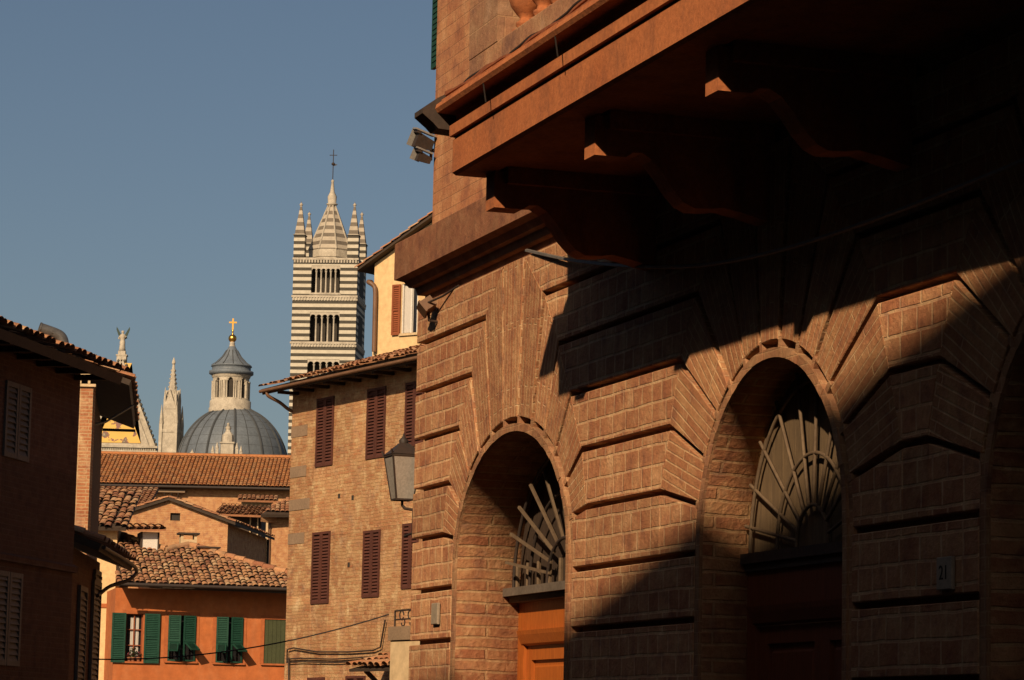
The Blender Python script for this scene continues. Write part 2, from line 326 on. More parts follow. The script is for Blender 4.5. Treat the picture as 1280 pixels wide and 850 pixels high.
M['lamp_glass'] = plain_mat('milky_lantern_glass', (0.34, 0.30, 0.26), (0.30, 0.26, 0.22), 2, 0.25, spec=0.5, bmp=0)
M['leaf'] = plain_mat('potted_leaves', (0.06, 0.10, 0.03), (0.10, 0.12, 0.04), 8)
M['flower'] = plain_mat('pink_petals', (0.50, 0.10, 0.14), (0.60, 0.20, 0.25), 8)
M['clay'] = plain_mat('clay_pot', (0.35, 0.14, 0.07), None, 8)
M['paving'] = brick_mat('street_paving_stone', (0.13, 0.115, 0.10), (0.10, 0.09, 0.08), (0.07, 0.06, 0.05), 0.7, 0.4, 0.012)
# gold mosaic with figures
m, t, b, nn, ll = nodes('gold_mosaic'); tc = nn.new('ShaderNodeTexCoord')
n1 = noise(nn, ll, tc.outputs['Object'], 0.62, 4, 0.55)
c = ramp(nn, ll, n1, [(0.0, (0.62, 0.36, 0.06)), (0.56, (0.70, 0.42, 0.08)), (0.585, (0.22, 0.10, 0.06)), (0.62, (0.25, 0.09, 0.07)), (0.64, (0.10, 0.10, 0.06)), (0.7, (0.45, 0.32, 0.2))])
ll.new(c, b.inputs['Base Color']); b.inputs['Roughness'].default_value = 0.45; M['mosaic'] = m

# ------------------------------------------------------------------ generators
def tiles(mb, A, e, u, Wd, L, tw=0.21, tl=0.36, clip=None, seg=4, m=0, jit=1.0, amp=0.32):
    A, e, u = Vector(A), Vector(e).normalized(), Vector(u).normalized(); n = e.cross(u)
    if n.z < 0: n = -n
    nc = max(1, int(Wd/tw)); nr = max(1, int(math.ceil(L/tl)))
    tw = Wd/nc
    for i in range(nc):
        ox = random.uniform(-.03, .03)*jit
        for j in range(nr):
            a = (i+0.5)*tw; bb = j*tl
            if clip and not clip(a, bb+tl*0.5): continue
            l1 = min(L, bb+tl*1.12)
            r0, r1 = tw*0.50, tw*0.43
            ja, jb, jn = random.uniform(-.012, .012)*jit+ox*0.3, random.uniform(-.03, .03)*jit, random.uniform(-.006, .012)*jit
            vs = []
            for (bl, r, h) in ((bb+jb, r0, 0.030), (l1, r1, 0.0)):
                for k in range(seg+1):
                    t = math.pi*k/seg
                    vs.append(A + e*(a+ja-math.cos(t)*r) + u*bl + n*(h+jn+math.sin(t)*r*amp*2))
            mb.mesh(vs, [(k, k+1, seg+2+k, seg+1+k) for k in range(seg)], m, sm=False)
def slab(mb, A, e, u, Wd, L, th, m=0):
    A, e, u = Vector(A), Vector(e).normalized(), Vector(u).normalized(); n = e.cross(u)
    if n.z < 0: n = -n
    q = [A, A+e*Wd, A+e*Wd+u*L, A+u*L]; mb.hull8(q, [p-n*th for p in q], m)
def poly_slab(mb, pts, n, th, m=0):
    mb.hull8([Vector(p) for p in pts], [Vector(p)-Vector(n)*th for p in pts], m)
def holed_wall(mb, x0, x1, z0, z1, holes, depth=0.2, y=0.0, m=0, thick=0.35):
    """wall sheet with rectangular holes and reveals"""
    xs = sorted({x0, x1, *[h[0] for h in holes], *[h[1] for h in holes]}); zs = sorted({z0, z1, *[h[2] for h in holes], *[h[3] for h in holes]})
    xs = [x for x in xs if x0 <= x <= x1]; zs = [z for z in zs if z0 <= z <= z1]
    for i in range(len(xs)-1):
        for j in range(len(zs)-1):
            cx, cz = (xs[i]+xs[i+1])/2, (zs[j]+zs[j+1])/2
            if any(h[0] < cx < h[1] and h[2] < cz < h[3] for h in holes): continue
            mb.box(xs[i], xs[i+1], y, y+thick, zs[j], zs[j+1], m)
def merge_clean(mb): pass
def shutter(mb, x0, x1, z0, z1, y0, th=0.04, slat=0.055, fw=0.05, m=0, T=None, rails=1):
    """one louvred leaf: stiles, rails, tilted slats (front at y0, back at y0+th)"""
    mb.box(x0, x0+fw, y0, y0+th, z0, z1, m, T); mb.box(x1-fw, x1, y0, y0+th, z0, z1, m, T)
    rz = [z0 + (z1-z0)*k/(rails+1) for k in range(rails+2)]
    for k, z in enumerate(rz):
        a = z if k == 0 else (z-fw if k == len(rz)-1 else z-fw/2)
        mb.box(x0+fw, x1-fw, y0+0.002, y0+th-0.002, a, a+fw, m, T)
    z = z0+fw
    while z < z1-fw-slat*0.5:
        if not any(abs(z+slat/2-(r)) < fw*0.7 for r in rz[1:-1]):
            vs = [Vector((x, y, zz)) for x in (x0+fw, x1-fw) for (y, zz) in ((y0+0.003, z), (y0+0.010, z-0.006), (y0+th-0.006, z+slat*0.75), (y0+th-0.010, z+slat*0.75+0.008))]
            if T: vs = [T @ v for v in vs]
            mb.mesh(vs, [(0, 1, 2, 3), (4, 7, 6, 5), (0, 4, 5, 1), (1, 5, 6, 2), (2, 6, 7, 3), (3, 7, 4, 0)], m)
        z += slat
    # a dark board behind the slats closes the leaf
    mb.box(x0+fw, x1-fw, y0+th-0.004, y0+th, z0+fw, z1-fw, m, T)

# ------------------------------------------------------------------ ground
g = MB(); g.box(-3000, 3000, -1500, 4500, -0.5, 0.0); tag(g.build('street', M['paving']), kind='structure')

# ================================================================== PALAZZO
PO = Vector((0, 26, 0)); PA = math.atan2(-0.949421, 0.314005)
class PF(Fac):
    def __init__(s): s.o = PO; s.ang = PA; s.e = Vector((math.cos(PA), math.sin(PA), 0)); s.i = Vector((-s.e.y, s.e.x, 0))
P = PF()
pal = thing('palazzo', 'rusticated brown brick palazzo with three arched doorways under a long balcony', 'building', PO, PA)
ZK = [1.05, 1.53, 2.01, 2.495, 2.985, 3.485, 3.965, 4.455, 4.92, 5.40]
ZTOP = 5.80
S0, S1 = -2.95, 16.5
#        centre, spring z, half width, rise, kink distances for 3.485, 3.965, 4.455, 4.92, 5.40, top
ARCH = [dict(c=0.03, z=3.15, a=1.545, b=1.13, D=0.62, K=[1.97, 1.84, 1.55, 1.21, 0.81, 0.30]),
        dict(c=5.76, z=3.03, a=1.245, b=1.245, D=0.37, K=[2.10, 1.91, 1.72, 1.40, 0.95, 0.33]),
        dict(c=10.30, z=3.00, a=1.28, b=1.28, D=0.50, K=[2.08, 1.93, 1.72, 1.40, 0.95, 0.33])]
ANG = [13, 28, 44, 57, 70, 83]
RO, RG = 0.125, 0.068      # voussoirs start, ring width
def ell(A, th, off, side):
    t = R_(th); return (A['c'] + side*(A['a']+off)*math.cos(t), A['z'] + (A['b']+off)*math.sin(t))
def chan(A, side, k):
    """ring end and kink of channel k (index into ZK, or len(ZK) for the top)"""
    z = ZK[k] if k < len(ZK) else ZTOP
    if k >= 5:
        q = k-5; e = ell(A, ANG[q], RO, side); return e, (A['c']+side*A['K'][q], z)
    return (A['c']+side*(A['a']+RO), z), (A['c']+side*(A['a']+RO+0.55), z)
def ringpath(A, side, k0, k1):
    """extrados points strictly between channel k0 and k1"""
    z0 = ANG[k0-5] if k0 >= 5 else None; z1 = ANG[k1-5] if k1 >= 5 else None
    if z1 is None: return []
    a = z0 if z0 is not None else 0.0
    n = 4; pts = [ell(A, a+(z1-a)*i/n, RO, side) for i in range(0 if z0 is None else 1, n)]
    return pts
CH = 0.024
blocks = MB(); wedges = [MB() for _ in ARCH]
def yj(): return random.uniform(-0.008, 0.006)
NK = len(ZK)
piers = [(None, ARCH[0]), (ARCH[0], ARCH[1]), (ARCH[1], ARCH[2]), (ARCH[2], None)]
for L, Rr in piers:
    for k in range(-1, NK):
        def edge(A, side, k, dflt):
            if A is None: return (dflt, ZK[k] if 0 <= k < NK else (0.0 if k < 0 else ZTOP))
            if k < 0: return (A['c']+side*(A['a']+RO+0.55), 0.0)
            return chan(A, side, k)[1]
        xl = edge(L, +1, k, S0); xl2 = edge(L, +1, k+1, S0)
        xr = edge(Rr, -1, k, S1); xr2 = edge(Rr, -1, k+1, S1)
        if k < 4:  # below the spring: one block through to the ring
            if L is not None: xl = (L['c']+L['a']+RO, xl[1]); 
            if L is not None and k < 4: xl2 = (L['c']+L['a']+RO, xl2[1])
            if Rr is not None: xr = (Rr['c']-Rr['a']-RO, xr[1]); xr2 = (Rr['c']-Rr['a']-RO, xr2[1])
            poly = [xl, xr, xr2, xl2]
            blocks.prism(inset(poly, [CH, 0.0, CH, 0.0]), yj(), 0.105, ch=0.006)
            continue
        if k == 4 and L is not None: xl = (xl2[0], xl[1])
        if k == 4 and Rr is not None: xr = (xr2[0], xr[1])
        poly = [xl, xr, xr2, xl2]
        y = yj()
        blocks.prism(inset(poly, [CH, 0.0, CH if k+1 < NK else 0.0, 0.0]), y, 0.105, ch=0.006)
        for A, side, ai in ((L, +1, None), (Rr, -1, None)):
            if A is None: continue
            ai = ARCH.index(A)
            kk0 = xl if side > 0 else xr; kk1 = xl2 if side > 0 else xr2
            if k == 4:
                e0 = (A['c']+side*(A['a']+RO), ZK[4]); e1 = chan(A, side, 5)[0]; mid = [ell(A, 0, RO, side)]+[ell(A, ANG[0]*i/2, RO, side) for i in (1,)]
                fr = 0.0
            else:
                e0 = chan(A, side, k)[0]; e1 = chan(A, side, k+1)[0]
                mid = [ell(A, ANG[k-5]+(ANG[k-4]-ANG[k-5])*i/3, RO, side) for i in (1, 2)]
                am = (ANG[k-5]+ANG[k-4])/2; fr = math.atan2((kk0[1]+kk1[1])/2-(e0[1]+e1[1])/2, (kk0[0]+kk1[0])/2-(e0[0]+e1[0])/2)
            poly = [kk0, e0] + mid + [e1, kk1]
            ds = [CH] + [0.0]*(len(mid)+1) + [CH if True else 0, 0.0]
            wedges[ai].prism(inset(poly, ds), y, 0.105, m=(1 if k == 4 else 0), fr=fr, ch=0.006)
for ai, A in enumerate(ARCH):
    e0, k0 = chan(A, -1, NK); e1, k1 = chan(A, +1, NK)
    mid = [ell(A, 90, RO, 1)]
    wedges[ai].prism(inset([k0, e0] + mid + [e1, k1], [CH, 0, 0, CH, 0]), -0.012, 0.105, fr=R_(90), ch=0.006)
    # ring along the opening, with little bridges at the joints
    N = 40
    def ring_seg(off0, off1, y0, y1, t0, t1, mm):
        q = [ell(A, t0, off0, 1), ell(A, t0, off1, 1), ell(A, t1, off1, 1), ell(A, t1, off0, 1)]
        wedges[ai].prism(q, y0, y1, m=mm)
    for i in range(N): ring_seg(0.0, RG, -0.014+random.uniform(-.004, .004), 0.104, 180*i/N, 180*(i+1)/N, 2)
    for sd in (-1, 1):
        x0, x1 = sorted((A['c']+sd*A['a'], A['c']+sd*(A['a']+RG)))
        wedges[ai].box(x0, x1, -0.014, 0.104, 0.0, A['z'], 2)
        for an in ANG:
            t = 90-sd*(90-an); ring_seg(RG, RO+0.02, -0.002, 0.108, t-1.0, t+1.0, 2)
        x0, x1 = sorted((A['c']+sd*(A['a']+RG), A['c']+sd*(A['a']+RO)))
        wedges[ai].box(x0, x1, 0.004, 0.108, 0.0, A['z'], 2)
        for i in range(3): ring_seg(RG, RO, 0.004, 0.108, 90-sd*(90-ANG[0]*i/3), 90-sd*(90-ANG[0]*(i+1)/3), 2)
blocks.build('block_course', M['pal_block'], pal)
for w in wedges: w.build('arch_surround', [M['pal_wedge'], M['pal_block'], M['pal_back']], pal)
# backing wall behind the channels with the arch holes
bk = MB(); out = [(S0, 0.0), (S0, ZTOP+0.3), (S1, ZTOP+0.3), (S1, 0.0)]
for A in reversed(ARCH):
    out.append((A['c']+A['a']+0.01, 0.0))
    out += [ell(A, 180*i/32, 0.01, 1) for i in range(33)]
    out.append((A['c']-A['a']-0.01, 0.0))
bk.prism(out, 0.10, 0.30)
# rest of the body
bk.box(S0, S0+0.3, 0.302, 9, 0, ZTOP+0.29); bk.box(S1-0.3, S1, 0.302, 9, 0, ZTOP+0.29)
bk.build('wall', M['pal_back'], pal)
# reveals
for A in ARCH:
    rv = MB(); D = A['D']; c, a = A['c'], A['a']; NR = 72
    pi_ = [(c-a+0.004, 0.0)] + [ell(A, 180-180*i/NR, -0.004, 1) for i in range(NR+1)] + [(c+a-0.004, 0.0)]
    po_ = [(c-a-0.25, 0.0)] + [ell(A, 180-180*i/NR, 0.25, 1) for i in range(NR+1)] + [(c+a+0.25, 0.0)]
    n = len(pi_)
    vs = [(p[0], 0.012, p[1]) for p in pi_] + [(p[0], D+0.12, p[1]) for p in pi_] + [(p[0], D+0.12, p[1]) for p in po_] + [(p[0], 0.31, p[1]) for p in po_]
    rv.mesh(vs, [(k*n+i, k*n+i+1, (k+1)*n+i+1, (k+1)*n+i) for k in range(3) for i in range(n-1)], sm=True)
    acc = [0.0]
    for i in range(n-1): acc.append(acc[-1] + math.hypot(pi_[i+1][0]-pi_[i][0], pi_[i+1][1]-pi_[i][1]))
    o = rv.build('arch_reveal', M['pal_reveal'], pal); uvl = o.data.uv_layers[0]
    for pl_ in o.data.polygons:
        for li in pl_.loop_indices:
            vi = o.data.loops[li].vertex_index; uvl.data[li].uv = (o.data.vertices[vi].co.y+0.3*c, acc[vi % n])
# doors and lunettes
def doorway(A, frame_m, board_m, zt, bright):
    c, a, D = A['c'], A['a'], A['D']; x0, x1 = c-a, c+a
    lz = zt+0.03
    # board behind the grille
    lun = MB(); pts = [(x0, lz)] + [ell(A, 180-180*i/24, 0.03, 1) for i in range(25)] + [(x1, lz)]
    pts = [p for p in pts if p[1] >= lz]
    pw = 0.2; npl = int((x1-x0)/pw)
    for i in range(npl):
        pa, pb = x0+i*(x1-x0)/npl, x0+(i+1)*(x1-x0)/npl-0.008
        def top(x):
            q = max(0.0, 1-((x-c)/(a+0.03))**2); return A['z']+(A['b']+0.03)*math.sqrt(q)
        xs = [pa+(pb-pa)*j/4 for j in range(5)]
        lun.prism([(pa, lz), (pb, lz)] + [(x, max(lz+0.05, top(x))) for x in reversed(xs)], D+0.01+random.uniform(0, .006), D+0.05)
    lun.box(x0, x1, D+0.06, D+0.10, lz-0.2, A['z']+A['b']+0.05)
    L_ = lun.build('lunette_panel', board_m, pal)
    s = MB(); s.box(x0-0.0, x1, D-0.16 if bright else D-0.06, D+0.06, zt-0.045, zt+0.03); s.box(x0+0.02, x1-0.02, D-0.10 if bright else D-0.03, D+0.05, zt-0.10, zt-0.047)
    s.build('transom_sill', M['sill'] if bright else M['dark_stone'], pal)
    d = MB(); yb = D
    # frame, header, moulding, leaves with panels
    d.box(x0, x0+0.16, yb, yb+0.12, 0, zt-0.10); d.box(x1-0.16, x1, yb, yb+0.12, 0, zt-0.10)
    d.box(x0+0.16, x1-0.16, yb+0.002, yb+0.12, zt-0.36, zt-0.10)
    d.prismx([(yb-0.05, zt-0.40), (yb-0.015, zt-0.48), (yb+0.03, zt-0.50), (yb+0.03, zt-0.362), (yb-0.06, zt-0.362)], x0+0.13, x1-0.13)
    D_ = d.build('door_frame', frame_m, pal)
    for (la, lb) in ((x0+0.162, c-0.004), (c+0.004, x1-0.162)):
        q = MB(); st = 0.12
        q.box(la, la+st, yb+0.04, yb+0.10, 0.02, zt-0.502); q.box(lb-st, lb, yb+0.04, yb+0.10, 0.02, zt-0.502)
        for (za, zb) in ((0.02, 0.25), (1.0, 1.15), (zt-0.63, zt-0.502)): q.box(la+st, lb-st, yb+0.042, yb+0.10, za, zb)
        for (za, zb) in ((0.25, 1.0), (1.15, zt-0.63)):
            q.prism(inset([(la+st, za), (lb-st, za), (lb-st, zb), (la+st, zb)], 0.0), yb+0.075, yb+0.09)
            q.prism(inset([(la+st, za), (lb-st, za), (lb-st, zb), (la+st, zb)], 0.05), yb+0.055, yb+0.08, ch=0.018)
        lf = q.build('door_leaf', frame_m, pal)
        h = MB(); hx = lb-0.06 if la < c else la+0.06
        h.lathe([(0.028, 0), (0.028, 0.012), (0.012, 0.02), (0.012, 0.05), (0.03, 0.06), (0.03, 0.08), (0.0, 0.09)], (0, 0, 0), 10)
        ho = h.build('handle', M['iron'], lf); ho.location = (hx, yb+0.04, 1.08); ho.rotation_euler = (R_(90), 0, 0)
    return L_
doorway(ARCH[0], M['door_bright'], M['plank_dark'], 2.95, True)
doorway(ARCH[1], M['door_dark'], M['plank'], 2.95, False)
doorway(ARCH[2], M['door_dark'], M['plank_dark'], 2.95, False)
# fan grilles
def grille(A, zt, y, radial, arcs, r0, r1, br, bm):
    gm = MB(); c = A['c']; zc = zt+0.03
    sx = (A['a']-0.02)/1.0; sz = (A['z']+A['b']-zc)
    def pt(r, th): return (c + sx*r*math.cos(R_(th)), y, zc + sz*r*math.sin(R_(th)))
    for th in radial:
        tt = th+random.uniform(-1, 1)
        gm.tube([pt(r0, tt), pt(r0+(r1-r0)*0.5, tt), pt(r1, tt)], br, 6, bm)
    for r in arcs: gm.tube([pt(r, 180*i/28) for i in range(29)], br*1.05, 6, bm)
    return gm
gm = grille(ARCH[0], 2.95, ARCH[0]['D']-0.10, [], [0.30, 0.62, 0.92], 0.25, 1.0, 0.016, 1)
A = ARCH[0]
for th in (22, 44, 63, 80, 99, 117, 135, 152, 168):   # flat slanting bars that lean out of the opening
    t = R_(th); q0 = Vector((A['c']+0.42*math.cos(t), A['D']-0.09, 3.0+0.36*math.sin(t))); q1 = Vector((A['c']+1.24*math.cos(t), A['D']-0.24, 3.0+0.98*math.sin(t)))
    gm.tube([q0, q1], 0.017, 4, 0)
for x in (-1.35, -1.05, -0.75, -0.45, -0.15, 0.15, 0.45, 0.75, 1.05, 1.35):
    gm.tube([(A['c']+x, A['D']-0.08, 2.98), (A['c']+x, A['D']-0.08, 3.20)], 0.02, 5, 0)
gm.build('fan_grille', [M['bar'], M['iron']], pal)
grille(ARCH[1], 2.95, ARCH[1]['D']-0.04, [14, 32, 50, 68, 86, 104, 122, 140, 157, 171], [0.22, 0.50, 0.90], 0.22, 0.985, 0.0135, 0).build('fan_grille', M['bar'], pal)
grille(ARCH[2], 2.95, ARCH[2]['D']-0.04, [14, 32, 50, 68, 86, 104, 122, 140, 157, 171], [0.22, 0.50, 0.90], 0.22, 0.985, 0.0135, 0).build('fan_grille', M['bar'], pal)
# lower string course with returns round the left corner
def course(prof, s0, s1, mat, name, ret=True):
    """prof: (projection, z) list from bottom to top; mitred return at the left end"""
    mb = MB(); n = len(prof)
    def pt(s, d, z): return (s, -d, z)
    rows = [[(S0-d, 6.0, z) for d, z in prof], [(S0-d, -d, z) for d, z in prof], [(s1, -d, z) for d, z in prof]] if ret else [[(s0, -d, z) for d, z in prof], [(s1, -d, z) for d, z in prof]]
    vs = [p for r in rows for p in r]; fs = []
    for i in range(len(rows)-1):
        for k in range(n-1): fs.append((i*n+k, i*n+k+1, (i+1)*n+k+1, (i+1)*n+k))
    mb.mesh(vs, fs)
    mb.face([p for p in rows[0]]); mb.face([p for p in rows[-1]])
    return mb.build(name, mat, pal)
course([(-0.09, 5.80), (-0.05, 5.80), (-0.05, 5.89), (0.01, 5.90), (0.03, 5.97), (0.08, 5.98), (0.12, 6.04), (0.20, 6.065), (0.20, 6.42), (0.19, 6.43), (-0.09, 6.47)], S0, S1, M['pal_stone'], 'string_course')
up = MB(); uz = 13.5; ur = 0.09
# upper wall (one window opening above the balcony is out of the frame; the visible part is plain brick)
holes = [(5.1, 6.4, 6.6, 9.2), (9.6, 10.9, 6.6, 9.2)]
holed_wall(up, S0+0.10, S1, 6.44, uz, holes, y=ur, thick=0.4)
up.box(S0+0.10, S0+0.45, ur+0.402, 9, 6.44, uz); up.box(S1-0.3, S1, ur+0.402, 9, 6.44, uz)
up.build('upper_wall', M['pal_upper'], pal)
for (xa, xb, za, zb) in holes:
    w = MB(); w.box(xa, xb, 0.40, 0.44, za, zb, 0); w.build('balcony_door', M['glass_dark'], pal)
rf = MB(); rf.prismx([(-0.9, uz), (4.5, uz+1.6), (9.9, uz), (9.9, uz-0.12), (-0.9, uz-0.12)], S0-0.9, S1+0.9); rf.build('roof', M['tile_near'], pal)
# corner block course under the upper wall seen at the left end
# green shutter high on the left return, dark bracket
sh = MB(); T = Matrix.Translation((0, 0, 0)); sx, sz_ = P.loc(541, 48, 0)
sh.box(S0-0.52, S0+0.10, 0.22, 0.26, 8.30, 9.9)
for k in range(26): sh.box(S0-0.48, S0+0.08, 0.212, 0.222, 8.36+k*0.056, 8.39+k*0.056)
sh.build('shutter', M['green'], pal)

# ------------------------------------------------------------------ balcony
B0, B1 = 3.19, 15.0
def run(mb, prof, s0, s1, m=0):
    mb.prismx([(-d, z) for d, z in prof], s0, s1, m)
bal = MB()
run(bal, [(0.0, 5.93), (1.30, 5.93), (1.30, 5.90), (1.54, 5.90), (1.57, 5.92), (1.57, 6.175), (1.555, 6.185), (1.555, 6.195), (1.60, 6.20), (1.60, 6.285), (1.55, 6.29), (1.55, 6.37), (1.70, 6.38), (1.72, 6.41), (1.71, 6.445), (1.67, 6.45), (1.67, 6.485), (1.62, 6.50), (1.485, 6.62), (0.0, 6.62)], B0, B1)
bo = bal.build('balcony_slab', M['terracotta'], pal)
q = MB(); run(q, [(1.52, 6.25), (1.69, 6.26), (1.73, 6.30), (1.82, 6.37), (1.82, 6.41), (1.70, 6.50), (1.52, 6.60)], 2.97, B0-0.002); q.build('moulding_end', M['dark_stone'], bo)
cp = [(0.0, 5.24), (0.10, 5.26), (0.20, 5.285), (0.36, 5.315), (0.46, 5.30), (0.58, 5.295), (0.66, 5.33), (0.74, 5.41), (0.82, 5.52), (0.90, 5.61), (0.98, 5.655), (1.05, 5.65), (1.10, 5.615), (1.33, 5.615), (1.33, 5.898), (0.0, 5.928)]
k = 0
for s in [3.31, 5.545, 7.78, 12.25, 14.49]:
    c_ = MB(); run(c_, cp, s, s+0.21); run(c_, [(0.0, 5.80), (1.24, 5.80), (1.24, 5.926), (0.0, 5.926)], s-0.06, s-0.002); run(c_, [(0.0, 5.80), (1.24, 5.80), (1.24, 5.926), (0.0, 5.926)], s+0.212, s+0.27)
    c_.build('corbel', M['terracotta'], bo)
pd = MB()
pd.box(B0+0.06, B1, -1.47, -1.18, 6.622, 6.80); pd.build('plinth', M['pedestal'], bo)
for s in (B0+0.06, B0+6.2):
    q = MB(); q.box(s, s+0.70, -1.475, -1.175, 6.802, 7.62); q.box(s-0.03, s+0.73, -1.50, -1.15, 7.622, 7.74); q.build('pedestal', M['pedestal'], bo)
bp = [(0.115, 0), (0.115, 0.035), (0.085, 0.04), (0.07, 0.055), (0.085, 0.075), (0.085, 0.095), (0.06, 0.11), (0.055, 0.135), (0.085, 0.165), (0.125, 0.22), (0.145, 0.29), (0.14, 0.36), (0.115, 0.45), (0.08, 0.55), (0.06, 0.63), (0.06, 0.68), (0.09, 0.70), (0.09, 0.73), (0.12, 0.74), (0.12, 0.82)]
bb_ = MB(); bb_.lathe(bp, (0, 0, 0), 20); b0 = bb_.build('baluster', M['terracotta'], bo)
xs = [B0+1.02+0.40*i for i in range(13)] + [B0+7.20+0.40*i for i in range(11)]
b0.location = (xs[0], -1.325, 6.80)
for x in xs[1:]:
    o = b0.copy(); S.collection.objects.link(o); o.parent = bo; o.location = (x, -1.325, 6.80)
q = MB(); run(q, [(1.13, 7.62), (1.50, 7.62), (1.53, 7.66), (1.53, 7.74), (1.13, 7.74)], B0+0.80, B1); q.build('handrail', M['terracotta'], bo)

# left end pieces of the balcony: a return of the parapet to the wall
q = MB(); q.box(B0+0.08, B0+0.30, -1.17, -0.02, 6.622, 7.62); q.build('parapet_return', M['pedestal'], bo)

def pl(s, d, z): 
    v = P.e*s - P.i*d; return Vector((PO.x+v.x, PO.y+v.y, z))
# ------------------------------------------------------------------ things on the palazzo
def plaque(cs, cz, w, h, label, txt):
    r = thing('house_number_plaque', label, 'sign', pl(cs, 0.012, cz), PA, 'house number plaques on the palazzo')
    q = MB(); q.prism([(-w/2, -h/2), (w/2, -h/2), (w/2, h/2), (-w/2, h/2)], -0.025, 0.0, ch=0.006); q.build('plate', M['marble'], r)
    if txt:
        cu = bpy.data.curves.new('numeral', 'FONT'); cu.body = txt; cu.size = h*0.62; cu.align_x = 'CENTER'; cu.align_y = 'CENTER'; cu.extrude = 0.0015
        to = bpy.data.objects.new('numeral', cu); S.collection.objects.link(to)
        dg = bpy.context.evaluated_depsgraph_get(); me = bpy.data.meshes.new_from_object(to.evaluated_get(dg)); bpy.data.objects.remove(to)
        o = bpy.data.objects.new('numeral', me); S.collection.objects.link(o); o.parent = r; me.materials.append(M['ink'])
        o.rotation_euler = (R_(90), 0, 0); o.location = (0, -0.027, 0)
    return r
plaque(8.51, 2.645, 0.20, 0.20, 'square marble number plaque on the shaded pier right of the dark door', '21')
plaque(-2.05, 2.75, 0.20, 0.20, 'small marble plaque on the sunlit left pier beside the orange door', '')
# floodlights on the corner
fl = thing('floodlight', 'pair of grey box floodlights fixed high on the palazzo corner', 'floodlight', pl(-2.75, -0.03, 7.32), PA)
for (ox, oz, w, h, dp, mt) in ((-0.09, 0.09, 0.14, 0.15, 0.18, 'grey_case'), (-0.075, -0.07, 0.11, 0.10, 0.14, 'iron')):
    q = MB(); T = Matrix.Translation((ox, -0.05, oz)) @ Matrix.Rotation(R_(-18), 4, 'X') @ Matrix.Rotation(R_(12), 4, 'Y')
    q.hull8([T @ Vector(p) for p in ((-w/2, -dp/2, -h/2), (w/2, -dp/2, -h/2), (w/2, -dp/2, h/2), (-w/2, -dp/2, h/2))], [T @ Vector(p) for p in ((-w*0.32, dp/2, -h*0.32), (w*0.32, dp/2, -h*0.32), (w*0.32, dp/2, h*0.32), (-w*0.32, dp/2, h*0.32))])
    q.box(-w/2-0.012, w/2+0.012, -dp/2-0.03, -dp/2+0.012, h/2-0.012, h/2+0.012, T=T)
    hs = q.build('housing', M['iron'], fl)
    q = MB(); q.box(-w/2-0.02, w/2+0.02, -dp/2-0.05, dp/2*0.8, h/2+0.014, h/2+0.030, T=T); q.box(-w/2-0.02, -w/2-0.013, -dp/2-0.05, -dp/2+0.05, -h/2, h/2+0.013, T=T); q.build('visor', M['grey_case'], hs)
q = MB(); q.tube([(-0.02, 0.14, 0.02), (-0.10, 0.05, 0.02)], 0.02); q.tube([(-0.1, 0.03, 0.12), (-0.1, 0.03, -0.08)], 0.015); q.build('bracket', M['iron'], fl)
# small spot lamp under the string course with its arm
sx, sz_ = P.loc(537, 370, -0.22)
sp = thing('spotlight', 'small brown spotlight under the string course at the palazzo corner', 'spotlight', pl(-2.27, 0.11, 5.70), PA)
q = MB(); T = Matrix.Rotation(R_(35), 4, 'X') @ Matrix.Rotation(R_(-20), 4, 'Y'); q.box(-0.08, 0.08, -0.06, 0.06, -0.055, 0.055, T=T); q.box(-0.09, 0.09, -0.075, -0.055, -0.065, 0.065, T=T); q.build('housing', M['pipe'], sp)
q = MB(); q.tube([(0.02, 0.0, -0.02), (0.0, 0.02, -0.14), (0.0, 0.13, -0.15)], 0.016); q.tube([(0.05, -0.02, 0.02), (0.30, 0.06, 0.06), (0.60, 0.12, 0.12)], 0.012); q.build('bracket', M['iron'], sp)
# lantern at the corner
lt = thing('wall_lantern', 'old iron street lantern on the palazzo corner in front of the brick house', 'street lamp', pl(-3.14, 0.06, 3.86), PA)
lt.scale = (0.62, 0.62, 0.74)
q = MB()
def sqr(h, z): return [Vector((x*h, y*h, z)) for x, y in ((-1, -1), (1, -1), (1, 1), (-1, 1))]
q.hull8(sqr(0.135, 0.06), sqr(0.235, 0.62)); q.build('glass', M['lamp_glass'], lt)
q = MB()
for x, y in ((-1, -1), (1, -1), (1, 1), (-1, 1)):
    q.tube([(x*0.138, y*0.138, 0.04), (x*0.245, y*0.245, 0.65)], 0.014, 4)
for h, z in ((0.138, 0.05), (0.24, 0.63)):
    c4 = sqr(h, z)
    for i in range(4): q.tube([c4[i], c4[(i+1) % 4]], 0.016, 4)
q.hull8(sqr(0.26, 0.645), sqr(0.07, 0.80)); q.lathe([(0.07, 0.79), (0.08, 0.84), (0.03, 0.88), (0.0, 0.95)], (0, 0, 0), 8)
q.tube([(0, 0, 0.05), (0, 0, -0.02), (0.10, 0.02, -0.07), (0.30, 0.15, -0.10)], 0.022, 6); q.tube([(0.30, 0.1, -0.10), (0.30, 0.1, -0.45)], 0.02, 6); q.tube([(0.33, 0.1, -0.40), (-0.18, 0.1, -0.42)], 0.016, 6)
for dx in (-1, 1): q.tube([(dx*0.245, -0.245, 0.63), (dx*0.275, -0.275, 0.70)], 0.014, 4)
q.build('lantern_frame', M['iron'], lt)
